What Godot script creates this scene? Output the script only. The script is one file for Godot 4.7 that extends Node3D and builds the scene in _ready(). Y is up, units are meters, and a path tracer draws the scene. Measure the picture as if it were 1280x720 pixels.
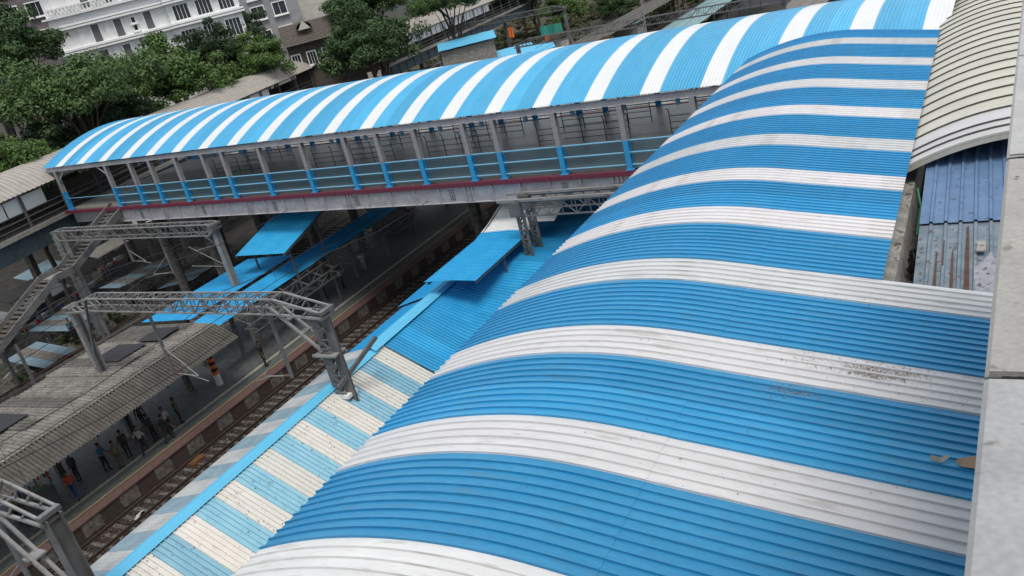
extends Node3D

var used := {}
var M := {}
var rng := RandomNumberGenerator.new()

# ---------------------------------------------------------------- mesh builder
class MB:
	var v := PackedVector3Array()
	var n := PackedVector3Array()
	var c := PackedColorArray()
	var col := Color(1, 1, 1)
	func tri(a: Vector3, b: Vector3, d: Vector3) -> void:
		var nn := (b - a).cross(d - a).normalized()
		v.append(a); v.append(d); v.append(b)
		for i in 3:
			n.append(nn); c.append(col)
	func quad(a: Vector3, b: Vector3, d: Vector3, e: Vector3) -> void:
		var nn := (d - a).cross(e - b).normalized()
		v.append(a); v.append(d); v.append(b)
		v.append(a); v.append(e); v.append(d)
		for i in 6:
			n.append(nn); c.append(col)
	func obox(o: Vector3, x: Vector3, y: Vector3, z: Vector3) -> void:
		# o centre; x y z half axes (right handed)
		var p: Array[Vector3] = []
		for i in 8:
			p.append(o + (x if i & 1 else -x) + (y if i & 2 else -y) + (z if i & 4 else -z))
		quad(p[4], p[5], p[7], p[6]); quad(p[1], p[0], p[2], p[3])
		quad(p[5], p[1], p[3], p[7]); quad(p[0], p[4], p[6], p[2])
		quad(p[6], p[7], p[3], p[2]); quad(p[0], p[1], p[5], p[4])
	func box(o: Vector3, s: Vector3) -> void:
		obox(o, Vector3(s.x / 2, 0, 0), Vector3(0, s.y / 2, 0), Vector3(0, 0, s.z / 2))
	func beam(a: Vector3, b: Vector3, w: float, h: float, up := Vector3.UP) -> void:
		var d := (b - a)
		var l := d.length()
		if l < 0.0001: return
		d /= l
		if absf(d.dot(up)) > 0.98: up = Vector3(0, 0, 1) if absf(d.z) < 0.9 else Vector3(1, 0, 0)
		var s := d.cross(up).normalized()
		var u := s.cross(d).normalized()
		obox((a + b) / 2, s * (w / 2), u * (h / 2), -d * (l / 2))
	func tube(a: Vector3, b: Vector3, r: float, k := 6, r2 := -1.0) -> void:
		if r2 < 0: r2 = r
		var d := (b - a).normalized()
		var up := Vector3.UP if absf(d.y) < 0.95 else Vector3(1, 0, 0)
		var s := d.cross(up).normalized()
		var u := s.cross(d).normalized()
		for i in k:
			var t0 := TAU * i / k
			var t1 := TAU * (i + 1) / k
			var e0 := s * cos(t0) + u * sin(t0)
			var e1 := s * cos(t1) + u * sin(t1)
			var q := [a + e0 * r, a + e1 * r, b + e1 * r2, b + e0 * r2]
			v.append(q[0]); v.append(q[1]); v.append(q[2])
			v.append(q[0]); v.append(q[2]); v.append(q[3])
			n.append(e0); n.append(e1); n.append(e1); n.append(e0); n.append(e1); n.append(e0)
			for j in 6: c.append(col)
	func channel(a: Vector3, b: Vector3, w: float, h: float, t: float, up := Vector3.UP) -> void:
		# an H section made of two flanges and a web
		var d := (b - a).normalized()
		if absf(d.dot(up)) > 0.98: up = Vector3(0, 0, 1)
		var s := d.cross(up).normalized()
		var u := s.cross(d).normalized()
		beam(a + u * (h / 2 - t / 2), b + u * (h / 2 - t / 2), w, t, up)
		beam(a - u * (h / 2 - t / 2), b - u * (h / 2 - t / 2), w, t, up)
		beam(a, b, t, h - 2 * t, up)
	func mesh() -> ArrayMesh:
		var am := ArrayMesh.new()
		var arr := []
		arr.resize(Mesh.ARRAY_MAX)
		arr[Mesh.ARRAY_VERTEX] = v
		arr[Mesh.ARRAY_NORMAL] = n
		arr[Mesh.ARRAY_COLOR] = c
		am.add_surface_from_arrays(Mesh.PRIMITIVE_TRIANGLES, arr)
		return am

func numbered(s: String) -> String:
	if not used.has(s):
		used[s] = 0
		return s
	used[s] += 1
	return "%s_%03d" % [s, used[s]]

func thing(called: String, label: String, category: String, at := Vector3.ZERO, turn := 0.0, group := "") -> Node3D:
	var o := Node3D.new()
	o.name = numbered(called)
	add_child(o)
	o.position = at
	o.rotation.y = turn
	meta(o, label, category, group)
	return o

func meta(o: Node, label: String, category: String, group := "") -> void:
	o.set_meta("label", label)
	o.set_meta("category", category)
	if group != "": o.set_meta("group", group)

func put(parent: Node, called: String, m: Mesh, mat: Material, at := Vector3.ZERO) -> MeshInstance3D:
	var o := MeshInstance3D.new()
	o.mesh = m
	o.material_override = mat
	o.position = at
	if parent == self:
		o.name = numbered(called)
		add_child(o)
	else:
		o.name = called
		parent.add_child(o, true)
	return o

func part(parent: Node, called: String, b: MB, mat: Material, at := Vector3.ZERO) -> MeshInstance3D:
	return put(parent, called, b.mesh(), mat, at)

func structure(called: String, b: MB, mat: Material) -> MeshInstance3D:
	var o := part(self, called, b, mat)
	o.set_meta("kind", "structure")
	return o

# ---------------------------------------------------------------- materials
func lin(r: float, g: float, b: float) -> Color:
	return Color(r, g, b).linear_to_srgb()

var noise_cache := {}
func noise_img(sd: int, freq: float, oct: int, size := 256) -> Image:
	var key := "%d_%f_%d" % [sd, freq, oct]
	if noise_cache.has(key): return noise_cache[key]
	var f := FastNoiseLite.new()
	f.seed = sd
	f.frequency = freq
	f.noise_type = FastNoiseLite.TYPE_SIMPLEX_SMOOTH
	f.fractal_octaves = oct
	var im := f.get_seamless_image(size, size)
	im.convert(Image.FORMAT_L8)
	noise_cache[key] = im
	return im

# colour A..B by coarse noise, with fine grain and thresholded patches of C
func tex(a: Color, b: Color, sd: int, freq := 0.02, grain := 0.08, patch := Color(0, 0, 0, 0), cut := 0.75) -> ImageTexture:
	var n1 := noise_img(sd, freq, 4)
	var n2 := noise_img(sd + 50, 0.2, 2)
	var n3 := noise_img(sd + 90, 0.035, 5)
	var d1 := n1.get_data(); var d2 := n2.get_data(); var d3 := n3.get_data()
	var out := PackedByteArray()
	out.resize(256 * 256 * 3)
	for i in 65536:
		var t := clampf((d1[i] / 255.0 - 0.5) * 1.6 + 0.5, 0, 1)
		var k := a.lerp(b, t)
		var g := 1.0 + (d2[i] / 255.0 - 0.5) * 2.0 * grain
		k.r *= g; k.g *= g; k.b *= g
		if patch.a > 0.0:
			var m := clampf((d3[i] / 255.0 - cut) * 10.0, 0, 1) * patch.a
			k = k.lerp(Color(patch.r, patch.g, patch.b), m)
		out[i * 3] = int(clampf(k.r, 0, 1) * 255); out[i * 3 + 1] = int(clampf(k.g, 0, 1) * 255); out[i * 3 + 2] = int(clampf(k.b, 0, 1) * 255)
	var im := Image.create_from_data(256, 256, false, Image.FORMAT_RGB8, out)
	im.generate_mipmaps()
	return ImageTexture.create_from_image(im)

func mat(called: String, t: Texture2D, metres: float, rough: float, metal := 0.0, spec := 0.5) -> StandardMaterial3D:
	var m := StandardMaterial3D.new()
	m.albedo_texture = t
	m.uv1_triplanar = true
	m.uv1_world_triplanar = true
	m.uv1_scale = Vector3.ONE / metres
	m.roughness = rough
	m.metallic = metal
	m.metallic_specular = spec
	M[called] = m
	return m

func plain(called: String, col: Color, rough: float, metal := 0.0, vc := false) -> StandardMaterial3D:
	var m := StandardMaterial3D.new()
	m.albedo_color = col
	m.roughness = rough
	m.metallic = metal
	m.vertex_color_use_as_albedo = vc
	M[called] = m
	return m

func make_materials() -> void:
	# painted profiled steel sheet: fresh and faded
	mat("vault_blue", tex(lin(.030, .295, .58), lin(.047, .335, .625), 1, .02, .06, lin(.06, .28, .50), .70), 9.0, .42)
	mat("vault_blue_b", tex(lin(.027, .26, .54), lin(.036, .295, .585), 2, .012, .05), 9.0, .42)
	mat("vault_white", tex(lin(.69, .70, .71), lin(.78, .79, .80), 3, .02, .035, lin(.57, .56, .54), .72), 8.0, .45)
	mat("bridge_blue", tex(lin(.075, .44, .72), lin(.105, .48, .76), 4, .02, .05, lin(.11, .42, .66), .74), 9.0, .36)
	mat("bridge_blue_b", tex(lin(.04, .385, .68), lin(.055, .425, .72), 5, .012, .04), 9.0, .36)
	mat("bridge_white", tex(lin(.70, .725, .745), lin(.76, .775, .785), 6, .012, .03), 9.0, .4)
	mat("faded_blue", tex(lin(.24, .50, .64), lin(.31, .57, .70), 7, .02, .05, lin(.16, .22, .25), .80), 4.0, .6)
	mat("faded_white", tex(lin(.74, .73, .67), lin(.82, .81, .76), 8, .02, .04, lin(.45, .41, .35), .82), 4.0, .6)
	mat("dull_grey_white", tex(lin(.34, .36, .38), lin(.46, .48, .48), 9, .02, .05), 5.0, .6)
	mat("dull_blue_grey", tex(lin(.16, .25, .32), lin(.24, .34, .40), 10, .02, .05), 5.0, .6)
	mat("cap_blue", tex(lin(.10, .47, .74), lin(.12, .51, .78), 11, .02, .04), 6.0, .5)
	mat("canopy_blue", tex(lin(.025, .34, .66), lin(.04, .39, .71), 12, .02, .05), 6.0, .5)
	mat("old_blue", tex(lin(.10, .18, .32), lin(.13, .22, .38), 13, .02, .08, lin(.07, .10, .16), .74), 3.0, .6)
	mat("rust_blue", tex(lin(.13, .18, .235), lin(.21, .26, .31), 14, .02, .08, lin(.10, .06, .045), .72), 2.2, .7)
	mat("rust", tex(lin(.07, .035, .022), lin(.12, .06, .036), 15, .03, .15), 1.5, .85)
	mat("pale_sheet", tex(lin(.24, .25, .29), lin(.32, .33, .37), 16, .03, .06, lin(.07, .055, .05), .72), 1.6, .7)
	mat("beige_sheet", tex(lin(.50, .49, .425), lin(.57, .56, .485), 17, .015, .04, lin(.42, .4, .34), .76), 6.0, .5)
	mat("beige_grey_sheet", tex(lin(.50, .50, .52), lin(.57, .57, .58), 18, .015, .04), 6.0, .5)
	mat("seam", tex(lin(.06, .055, .05), lin(.09, .085, .075), 19, .03, .1), 1.0, .7)
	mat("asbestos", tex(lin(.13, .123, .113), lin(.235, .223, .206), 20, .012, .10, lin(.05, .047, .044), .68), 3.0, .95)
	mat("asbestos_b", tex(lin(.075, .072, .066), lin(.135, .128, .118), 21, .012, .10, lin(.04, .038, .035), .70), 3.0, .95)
	mat("black_sheet", tex(lin(.018, .019, .024), lin(.035, .036, .042), 22, .03, .15), 2.0, .8)
	mat("steel_grey", tex(lin(.11, .112, .115), lin(.165, .167, .17), 23, .012, .05, lin(.09, .065, .05), .76), 5.0, .6)
	mat("steel_pale", tex(lin(.20, .202, .205), lin(.29, .292, .295), 24, .012, .05, lin(.14, .11, .085), .76), 5.0, .55)
	mat("steel_dark", tex(lin(.09, .095, .10), lin(.14, .145, .15), 25, .03, .1), 2.0, .6)
	mat("girder_grey", tex(lin(.33, .33, .365), lin(.42, .42, .45), 26, .012, .05, lin(.21, .18, .155), .74), 2.6, .6)
	mat("maroon", tex(lin(.13, .02, .048), lin(.17, .032, .06), 27, .03, .08), 2.0, .6)
	mat("post_blue", tex(lin(.025, .30, .60), lin(.035, .34, .66), 28, .03, .06), 2.0, .5)
	mat("rail_blue", tex(lin(.16, .42, .60), lin(.22, .48, .66), 29, .03, .06), 2.0, .45)
	mat("granite", tex(lin(.26, .255, .24), lin(.36, .35, .33), 30, .03, .10, lin(.18, .18, .17), .72), 2.0, .35)
	mat("concrete", tex(lin(.22, .215, .2), lin(.34, .33, .31), 31, .02, .12, lin(.10, .095, .085), .70), 3.0, .9)
	mat("concrete_dark", tex(lin(.09, .085, .08), lin(.16, .15, .14), 32, .03, .15, lin(.04, .04, .035), .66), 3.0, .95)
	mat("coping", tex(lin(.39, .395, .405), lin(.48, .485, .49), 33, .015, .06, lin(.24, .23, .22), .80), 1.4, .8)
	mat("coping_b", tex(lin(.36, .355, .34), lin(.43, .42, .40), 34, .015, .06, lin(.24, .22, .2), .82), 1.4, .85)
	mat("platform_floor", tex(lin(.088, .097, .104), lin(.135, .146, .152), 35, .02, .08, lin(.06, .062, .065), .72), 4.0, .6)
	mat("platform_band", tex(lin(.075, .09, .085), lin(.11, .125, .115), 36, .02, .1), 3.0, .7)
	mat("line_cream", tex(lin(.34, .33, .26), lin(.46, .44, .36), 37, .03, .15), 2.0, .8)
	mat("line_yellow", tex(lin(.26, .20, .09), lin(.36, .29, .15), 38, .03, .15), 2.0, .8)
	mat("edge_red", tex(lin(.095, .055, .048), lin(.14, .085, .075), 39, .03, .12, lin(.08, .06, .055), .72), 2.0, .85)
	mat("wall_dark", tex(lin(.045, .030, .026), lin(.075, .052, .045), 40, .03, .2), 1.5, .95)
	mat("wall_white", tex(lin(.10, .09, .08), lin(.18, .165, .15), 41, .03, .2, lin(.06, .045, .04), .70), 3.4, .95)
	mat("dirt", tex(lin(.02, .018, .016), lin(.038, .034, .03), 42, .02, .2, lin(.014, .016, .012), .66), 9.0, 1.0)
	mat("ballast", tex(lin(.035, .025, .021), lin(.07, .05, .042), 43, .04, .35), 1.6, 1.0)
	mat("rubble", tex(lin(.06, .057, .05), lin(.13, .122, .11), 44, .03, .25, lin(.03, .034, .024), .62), 4.0, 1.0)
	mat("rail_steel", tex(lin(.10, .075, .065), lin(.17, .14, .125), 45, .04, .1), 1.0, .45, .6)
	mat("bark", tex(lin(.06, .05, .04), lin(.12, .10, .08), 46, .05, .2), 1.0, 1.0)
	mat("facade_white", tex(lin(.80, .81, .82), lin(.87, .88, .89), 47, .015, .03, lin(.6, .6, .59), .84), 7.0, .85)
	mat("facade_grey", tex(lin(.28, .29, .31), lin(.36, .37, .385), 48, .02, .06), 6.0, .9)
	mat("facade_cream", tex(lin(.52, .50, .45), lin(.62, .60, .55), 49, .02, .05, lin(.3, .28, .25), .78), 6.0, .9)
	mat("facade_brown", tex(lin(.19, .14, .08), lin(.24, .18, .11), 50, .02, .05), 6.0, .9)
	mat("facade_mauve", tex(lin(.15, .13, .135), lin(.2, .175, .18), 51, .02, .06), 6.0, .9)
	mat("roof_tile", tex(lin(.085, .072, .062), lin(.15, .128, .112), 52, .05, .2, lin(.05, .045, .04), .6), 3.0, .95)
	mat("walk_girder", tex(lin(.035, .06, .075), lin(.06, .09, .105), 53, .02, .1, lin(.11, .09, .07), .74), 4.0, .7)
	mat("walk_roof", tex(lin(.34, .32, .295), lin(.44, .415, .385), 54, .02, .06, lin(.24, .22, .2), .76), 5.0, .8)
	mat("scrub_soil", tex(lin(.035, .04, .02), lin(.085, .065, .045), 55, .02, .2, lin(.025, .035, .015), .55), 14.0, 1.0)
	mat("teal_sheet", tex(lin(.22, .34, .36), lin(.28, .41, .43), 56, .02, .05), 6.0, .6)
	mat("post_grey", tex(lin(.25, .25, .27), lin(.33, .33, .35), 57, .03, .06, lin(.16, .13, .11), .8), 2.0, .6)
	# rain and dust run down the slope of the big roof: stretch the weathering that way
	for k in ["vault_blue", "vault_blue_b", "vault_white"]:
		M[k].uv1_scale = Vector3(1.0 / 13.0, 1.0 / 13.0, 1.0 / 2.6)
	for k in ["bridge_blue", "bridge_blue_b", "bridge_white"]:
		M[k].uv1_scale = Vector3(1.0 / 3.0, 1.0 / 10.0, 1.0 / 10.0)
	# each delivery of sheets differs a little in tone
	for k in ["vault_blue", "vault_white", "bridge_blue", "faded_blue", "faded_white", "canopy_blue"]:
		for i in 4:
			var d: StandardMaterial3D = M[k].duplicate()
			var g: float = [1.0, .94, .97, .91][i]
			d.albedo_color = Color(g, g * [1.0, 1.0, .99, 1.01][i], g * [1.0, 1.01, 1.0, 1.02][i])
			d.uv1_offset = Vector3(.13 * i, .27 * i, .41 * i)
			M["%s%d" % [k, i]] = d
	mat("granite_pale", tex(lin(.36, .35, .32), lin(.46, .45, .42), 58, .03, .10), 2.0, .4)
	var gp := plain("clear_panel", Color(.30, .46, .52, .30), .12)
	gp.transparency = BaseMaterial3D.TRANSPARENCY_ALPHA
	plain("glass_dark", lin(.03, .035, .045), .15)
	plain("shutter_grey", lin(.13, .135, .15), .6)
	plain("white_panel", lin(.74, .77, .78), .5)
	plain("net_cyan", lin(.10, .42, .45), .8)
	plain("orange", lin(.75, .16, .03), .7)
	plain("green_tarp", lin(.04, .30, .24), .7)
	plain("blue_tarp", lin(.05, .27, .58), .6)
	plain("black", lin(.012, .012, .014), .7)
	plain("white", lin(.7, .7, .68), .6)
	plain("green_paint", lin(.03, .22, .10), .5)
	plain("wire", lin(.05, .05, .055), .5, .5)
	plain("insulator", lin(.16, .07, .05), .25)
	plain("paint", Color(1, 1, 1), .75, 0.0, true)
	var lf := plain("leaf", Color(1, 1, 1), .65, 0.0, true)
	lf.backlight_enabled = true
	lf.backlight = Color(.10, .16, .04)
	lf.cull_mode = BaseMaterial3D.CULL_DISABLED

# ---------------------------------------------------------------- profiled sheet
# path: (x, y) points across the slope; corrugations repeat along +z over width w
func sheet(path: PackedVector2Array, w: float, ribs: int, h: float, kind := "trap", path2 := PackedVector2Array()) -> ArrayMesh:
	var prof := []
	if kind == "trap":
		prof = [[0.0, 0.0], [.76, 0.0], [.80, 1.0], [.955, 1.0], [.975, 0.0]]
	elif kind == "plain_trap":
		prof = [[0.0, 0.0], [.66, 0.0], [.72, 1.0], [.90, 1.0], [.96, 0.0]]
	elif kind == "sine":
		prof = [[0.0, 0.0], [.07, .7], [.16, .95], [.45, 1.0], [.78, .93], [.88, .7], [.94, 0.0]]
	elif kind == "deep":
		prof = [[0.0, 0.0], [.10, .8], [.24, 1.0], [.42, 1.0], [.56, .8], [.66, 0.0]]
	var zs := PackedFloat32Array(); var hs := PackedFloat32Array()
	for r in ribs:
		for q in prof:
			zs.append((r + q[0]) / ribs * w); hs.append(q[1] * h)
	zs.append(w); hs.append(prof[0][1] * h)
	var np := path.size()
	var nr := PackedVector2Array()
	for i in np:
		var t := (path[mini(i + 1, np - 1)] - path[maxi(i - 1, 0)]).normalized()
		nr.append(Vector2(-t.y, t.x) if t.x >= 0 else Vector2(t.y, -t.x))
	var b := MB.new()
	for i in np - 1:
		for j in zs.size() - 1:
			var P := []
			var N := []
			for q in [[i, j], [i + 1, j], [i + 1, j + 1], [i, j + 1]]:
				var o: Vector2 = path[q[0]] + nr[q[0]] * hs[q[1]]
				if path2.size() > 0: o += (path2[q[0]] - path[q[0]]) * (zs[q[1]] / w)
				P.append(Vector3(o.x, o.y, zs[q[1]]))
				var dz := zs[j + 1] - zs[j]
				var dh := hs[j + 1] - hs[j]
				var m: Vector2 = nr[q[0]] * dz
				N.append(Vector3(m.x, m.y, -dh).normalized())
			for k in [0, 1, 2, 0, 2, 3]:
				b.v.append(P[k]); b.n.append(N[k]); b.c.append(Color(1, 1, 1))
	return b.mesh()

func arc(x0: float, x1: float, cx: float, top: float, k: float, n: int) -> PackedVector2Array:
	var p := PackedVector2Array()
	for i in n + 1:
		var x := lerpf(x0, x1, float(i) / n)
		p.append(Vector2(x, top - k * (x - cx) * (x - cx)))
	return p

# ================================================================ scene
func _ready() -> void:
	rng.seed = 7
	var cam := Camera3D.new()
	cam.name = "camera"
	add_child(cam)
	cam.position = Vector3(0, 21.5, 0)
	cam.rotation_degrees = Vector3(-21.4736, 32.0812, -14.3323)
	cam.fov = 37.02
	cam.near = 0.05
	cam.far = 4000.0
	cam.current = true
	var we := WorldEnvironment.new()
	we.name = "environment"
	var env := Environment.new()
	env.background_mode = Environment.BG_SKY
	var sm := ProceduralSkyMaterial.new()
	sm.sky_top_color = Color(.86, .89, .93)
	sm.sky_horizon_color = Color(.88, .90, .92)
	sm.sky_curve = .2
	sm.ground_horizon_color = Color(.5, .5, .5)
	sm.ground_bottom_color = Color(.2, .2, .2)
	sm.sky_energy_multiplier = .85
	var sky := Sky.new()
	sky.sky_material = sm
	env.sky = sky
	env.tonemap_mode = Environment.TONE_MAPPER_LINEAR
	env.tonemap_exposure = 1.46
	env.sdfgi_enabled = true
	env.ssao_enabled = true
	env.ssil_enabled = true
	we.environment = env
	add_child(we)
	var sun := DirectionalLight3D.new()
	sun.name = "sun"
	sun.light_energy = .5
	sun.light_color = Color(1, .97, .93)
	sun.light_angular_distance = 24.0
	sun.shadow_enabled = true
	add_child(sun)
	sun.rotation_degrees = Vector3(-65, 45, 0)
	make_materials()
	build_ground()
	build_vault()
	build_right_side()
	build_bridge()
	build_lean_to()
	build_platform()
	build_canopies()
	build_gantries()
	build_stairs_and_left()
	build_walkways()
	build_background()
	build_trees()
	build_people()
	build_small()

func build_ground() -> void:
	var b := MB.new()
	b.quad(Vector3(-1500, -.55, 800), Vector3(900, -.55, 800), Vector3(900, -.55, -1800), Vector3(-1500, -.55, -1800))
	structure("ground", b, M.dirt)
	# the track by the platform: ballast bed, sleepers, rails
	var t := Node3D.new()
	t.name = "railway_track"
	t.set_meta("kind", "structure")
	add_child(t)
	b = MB.new()
	b.quad(Vector3(-38.74, -.12, 6), Vector3(-35.2, -.12, 6), Vector3(-35.2, -.12, -150), Vector3(-38.74, -.12, -150))
	b.quad(Vector3(-35.2, -.12, 6), Vector3(-34.4, -.546, 6), Vector3(-34.4, -.546, -150), Vector3(-35.2, -.12, -150))
	part(t, "ballast_bed", b, M.ballast)
	var sl := MB.new()
	sl.box(Vector3.ZERO, Vector3(2.2, .12, .24))
	var slm := sl.mesh()
	for i in 90:
		put(t, "sleeper", slm, M.concrete_dark, Vector3(-37.45, -.10, 2 - i * .66))
	var rl := MB.new()
	for q in [[.0, .07, .036], [-.085, .016, .10], [-.148, .14, .02]]:
		rl.box(Vector3(0, -.018 + q[0], -70), Vector3(q[1], q[2] if q[2] != .10 else .094, 150))
	for x in [-38.32, -36.98]:
		put(t, "rail", rl.mesh(), M.rail_steel, Vector3(x, 0.12, 0))
	# ballast stones
	var st := MB.new()
	var pts: Array[Vector3] = []
	for i in 8:
		pts.append(Vector3(.05 if i & 1 else -.05, .035 if i & 2 else -.03, .05 if i & 4 else -.05) * (1.0 + .35 * sin(i * 2.7)))
	for f in [[4, 5, 7, 6], [1, 0, 2, 3], [5, 1, 3, 7], [0, 4, 6, 2], [6, 7, 3, 2]]:
		st.quad(pts[f[0]], pts[f[1]], pts[f[2]], pts[f[3]])
	var mm := MultiMesh.new()
	mm.transform_format = MultiMesh.TRANSFORM_3D
	mm.mesh = st.mesh()
	mm.instance_count = 9000
	for i in 9000:
		var z := -6.0 - 62.0 * pow(rng.randf(), 1.3)
		var x := rng.randf_range(-38.7, -35.3)
		var bs := Basis(Vector3(rng.randf() - .5, 1, rng.randf() - .5).normalized(), rng.randf() * TAU).scaled(Vector3.ONE * rng.randf_range(.6, 1.7))
		mm.set_instance_transform(i, Transform3D(bs, Vector3(x, -.11 + rng.randf() * .03, z)))
	var mi := MultiMeshInstance3D.new()
	mi.multimesh = mm
	mi.material_override = M.rubble if false else M.ballast
	mi.name = "ballast_stones"
	mi.set_meta("kind", "stuff")
	t.add_child(mi)

# ---------------------------------------------------------------- the big striped roof in front
const STRIPE := [-5.0, -2.1, .8, 3.7, 6.55, 9.42, 12.32, 15.2, 18.1, 20.8, 23.68, 26.7, 30.0, 33.32, 36.7]
func vault_y(x: float) -> float:
	if x < -4.64: return 15.02 - .0583 * (x + 6.1) * (x + 6.1)
	return 14.896 - .17 * (x + 4.64)

func build_vault() -> void:
	var t := thing("concourse_roof", "big arched roof of blue and white ribbed sheets beside the concrete coping", "roof")
	var left := arc(-9.36, -4.64, -6.1, 15.02, .0583, 20)
	for i in 2: left.append(Vector2(-4.64 + .3 * (i + 1), vault_y(-4.64 + .3 * (i + 1)) + .0))
	var mid := PackedVector2Array()
	for x in [-4.35, -1.86]: mid.append(Vector2(x, vault_y(x) - .005))
	var lng := PackedVector2Array()
	for x in [-4.35, 1.25]: lng.append(Vector2(x, vault_y(x) - .005))
	var ml := sheet(left, 1.0, 5, .032)
	var mm := sheet(mid, 1.0, 5, .032)
	var mg := sheet(lng, 1.0, 5, .032)
	var zs: Array[float] = []
	var wh: Array[bool] = []
	var k := 0
	for i in STRIPE.size():
		var far: float = STRIPE[i]
		var near: float = STRIPE[i - 1] if i > 0 else far - 3.0
		var w := (far - near) * .35
		var bl := (far - near - w) / 2
		for q in [[near + bl, bl, false], [near + bl * 2, bl, false], [far, w, true]]:
			var m: Material = M["vault_%s%d" % ["white" if q[2] else "blue", rng.randi() % 4]]
			for s in 2:
				var o := put(t, "roof_sheet", ml if s == 0 else (mm if q[0] > 15.3 else mg), m, Vector3(0, rng.randf() * .004, -q[0]))
				o.scale.z = q[1]
			k += 1
	for j in 2:
		for s in 2:
			var o := put(t, "roof_sheet", ml if s == 0 else mm, M.vault_blue if j == 0 else M.vault_blue_b, Vector3(0, 0, -37.5 - j * .8))
			o.scale.z = .8
	# frame below the sheets
	for i in 9:
		var z := 6.0 - i * 5.5
		var b := MB.new()
		var x1 := 1.2 if z > -15 else -1.9
		var xs := [-9.3, -8.4, -7.4, -6.1, -4.8, x1]
		for q in xs.size() - 1:
			b.beam(Vector3(xs[q], vault_y(xs[q]) - .16, z), Vector3(xs[q + 1], vault_y(xs[q + 1]) - .16, z), .1, .2)
		part(t, "rafter", b, M.steel_grey)
		b = MB.new()
		b.channel(Vector3(-8.9, .85, z), Vector3(-8.9, vault_y(-8.9) - .3, z), .25, .25, .02)
		part(t, "column", b, M.steel_grey)
	var e := MB.new()
	e.beam(Vector3(-9.2, 14.2, 7), Vector3(-9.2, 14.2, -38.2), .12, .2)
	part(t, "eave_beam", e, M.steel_grey)
	# elevated concourse floor under it
	var d := thing("concourse_deck", "concrete concourse floor under the big arched striped roof", "floor slab", Vector3.ZERO)
	e = MB.new()
	e.box(Vector3(-4.2, 10.0, -15.5), Vector3(9.0, .5, 45))
	part(d, "slab", e, M.concrete)
	e = MB.new()
	e.box(Vector3(-8.0, 5.0, -15.5), Vector3(.3, 9.4, 45))
	part(d, "wall", e, M.concrete)
	e = MB.new()
	e.box(Vector3(-8.55, 10.8, -15.5), Vector3(.12, 1.1, 45))
	part(d, "parapet", e, M.concrete)
	# dirt and dead leaves lying on the sheets
	var f := MB.new()
	for q in [[-1.7, -11.95, .55, .22, 900], [-1.25, -12.1, .5, .2, 250], [-2.6, -11.08, .45, .16, 320], [-2.95, -11.05, .4, .2, 90], [-2.5, -12.0, .5, .25, 90], [-.6, -11.5, 1.0, .6, 60], [-3.4, -12.6, 1.2, .6, 90], [-2.6, -9.6, 2.4, 2.2, 90], [-1.1, -9.5, .5, .3, 24], [-5.5, -9.2, 3.0, 3.5, 50], [-1.6, -14.2, 1.3, .7, 110], [-2.9, -16.5, .25, .2, 30], [-4.0, -22.0, 4.0, 9.0, 160]]:
		for i in q[4]:
			var x: float = clampf(q[0] + rng.randfn(0, .5) * q[2], -9.2, .9)
			var z: float = q[1] + rng.randfn(0, .5) * q[3]
			fleck(f, x, vault_y(x) + .012, z, rng.randf_range(.005, .015), [lin(.20, .13, .09), lin(.27, .20, .15), lin(.12, .10, .08), lin(.36, .28, .22)][rng.randi() % 4].srgb_to_linear(), -.17 if x > -4.6 else -.1166 * (x + 6.1))
	part(t, "dirt_flecks", f, M.paint).set_meta("kind", "stuff")
	# torn sealing tape and a scrap of ply by the coping
	var g := thing("ply_scrap", "small torn scrap of brown ply lying on blue sheet beside coping", "scrap", Vector3(-.40, 14.215, -10.1), .3)
	f = MB.new()
	f.col = lin(.35, .24, .15).srgb_to_linear()
	f.quad(Vector3(-.12, .02, .06), Vector3(.14, 0, .16), Vector3(.16, 0, -.16), Vector3(-.03, .03, -.10))
	f.tri(Vector3(-.12, .02, .06), Vector3(-.03, .03, -.10), Vector3(-.16, .05, -.03))
	part(g, "ply", f, M.paint)
	g = thing("torn_tape", "pale grey strip of torn tape curling on blue sheet near coping", "scrap", Vector3(-.74, 14.27, -10.05), .2)
	f = MB.new()
	f.col = lin(.3, .3, .29).srgb_to_linear()
	f.quad(Vector3(-.10, .03, .02), Vector3(.02, .0, .05), Vector3(.03, .02, -.04), Vector3(-.08, .06, -.05))
	f.quad(Vector3(.02, 0, .05), Vector3(.13, .04, .0), Vector3(.12, .05, -.05), Vector3(.03, .02, -.04))
	part(g, "tape", f, M.paint)

func fleck(f: MB, x: float, y: float, z: float, s: float, c: Color, slope: float) -> void:
	f.col = c
	var a := rng.randf() * TAU
	var u := Vector3(cos(a), slope * cos(a), sin(a)) * s
	var w := Vector3(-sin(a), -slope * sin(a), cos(a)) * s * rng.randf_range(.35, .9)
	var o := Vector3(x, y, z)
	f.quad(o - u, o + w * 1.1, o + u, o - w)

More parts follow.
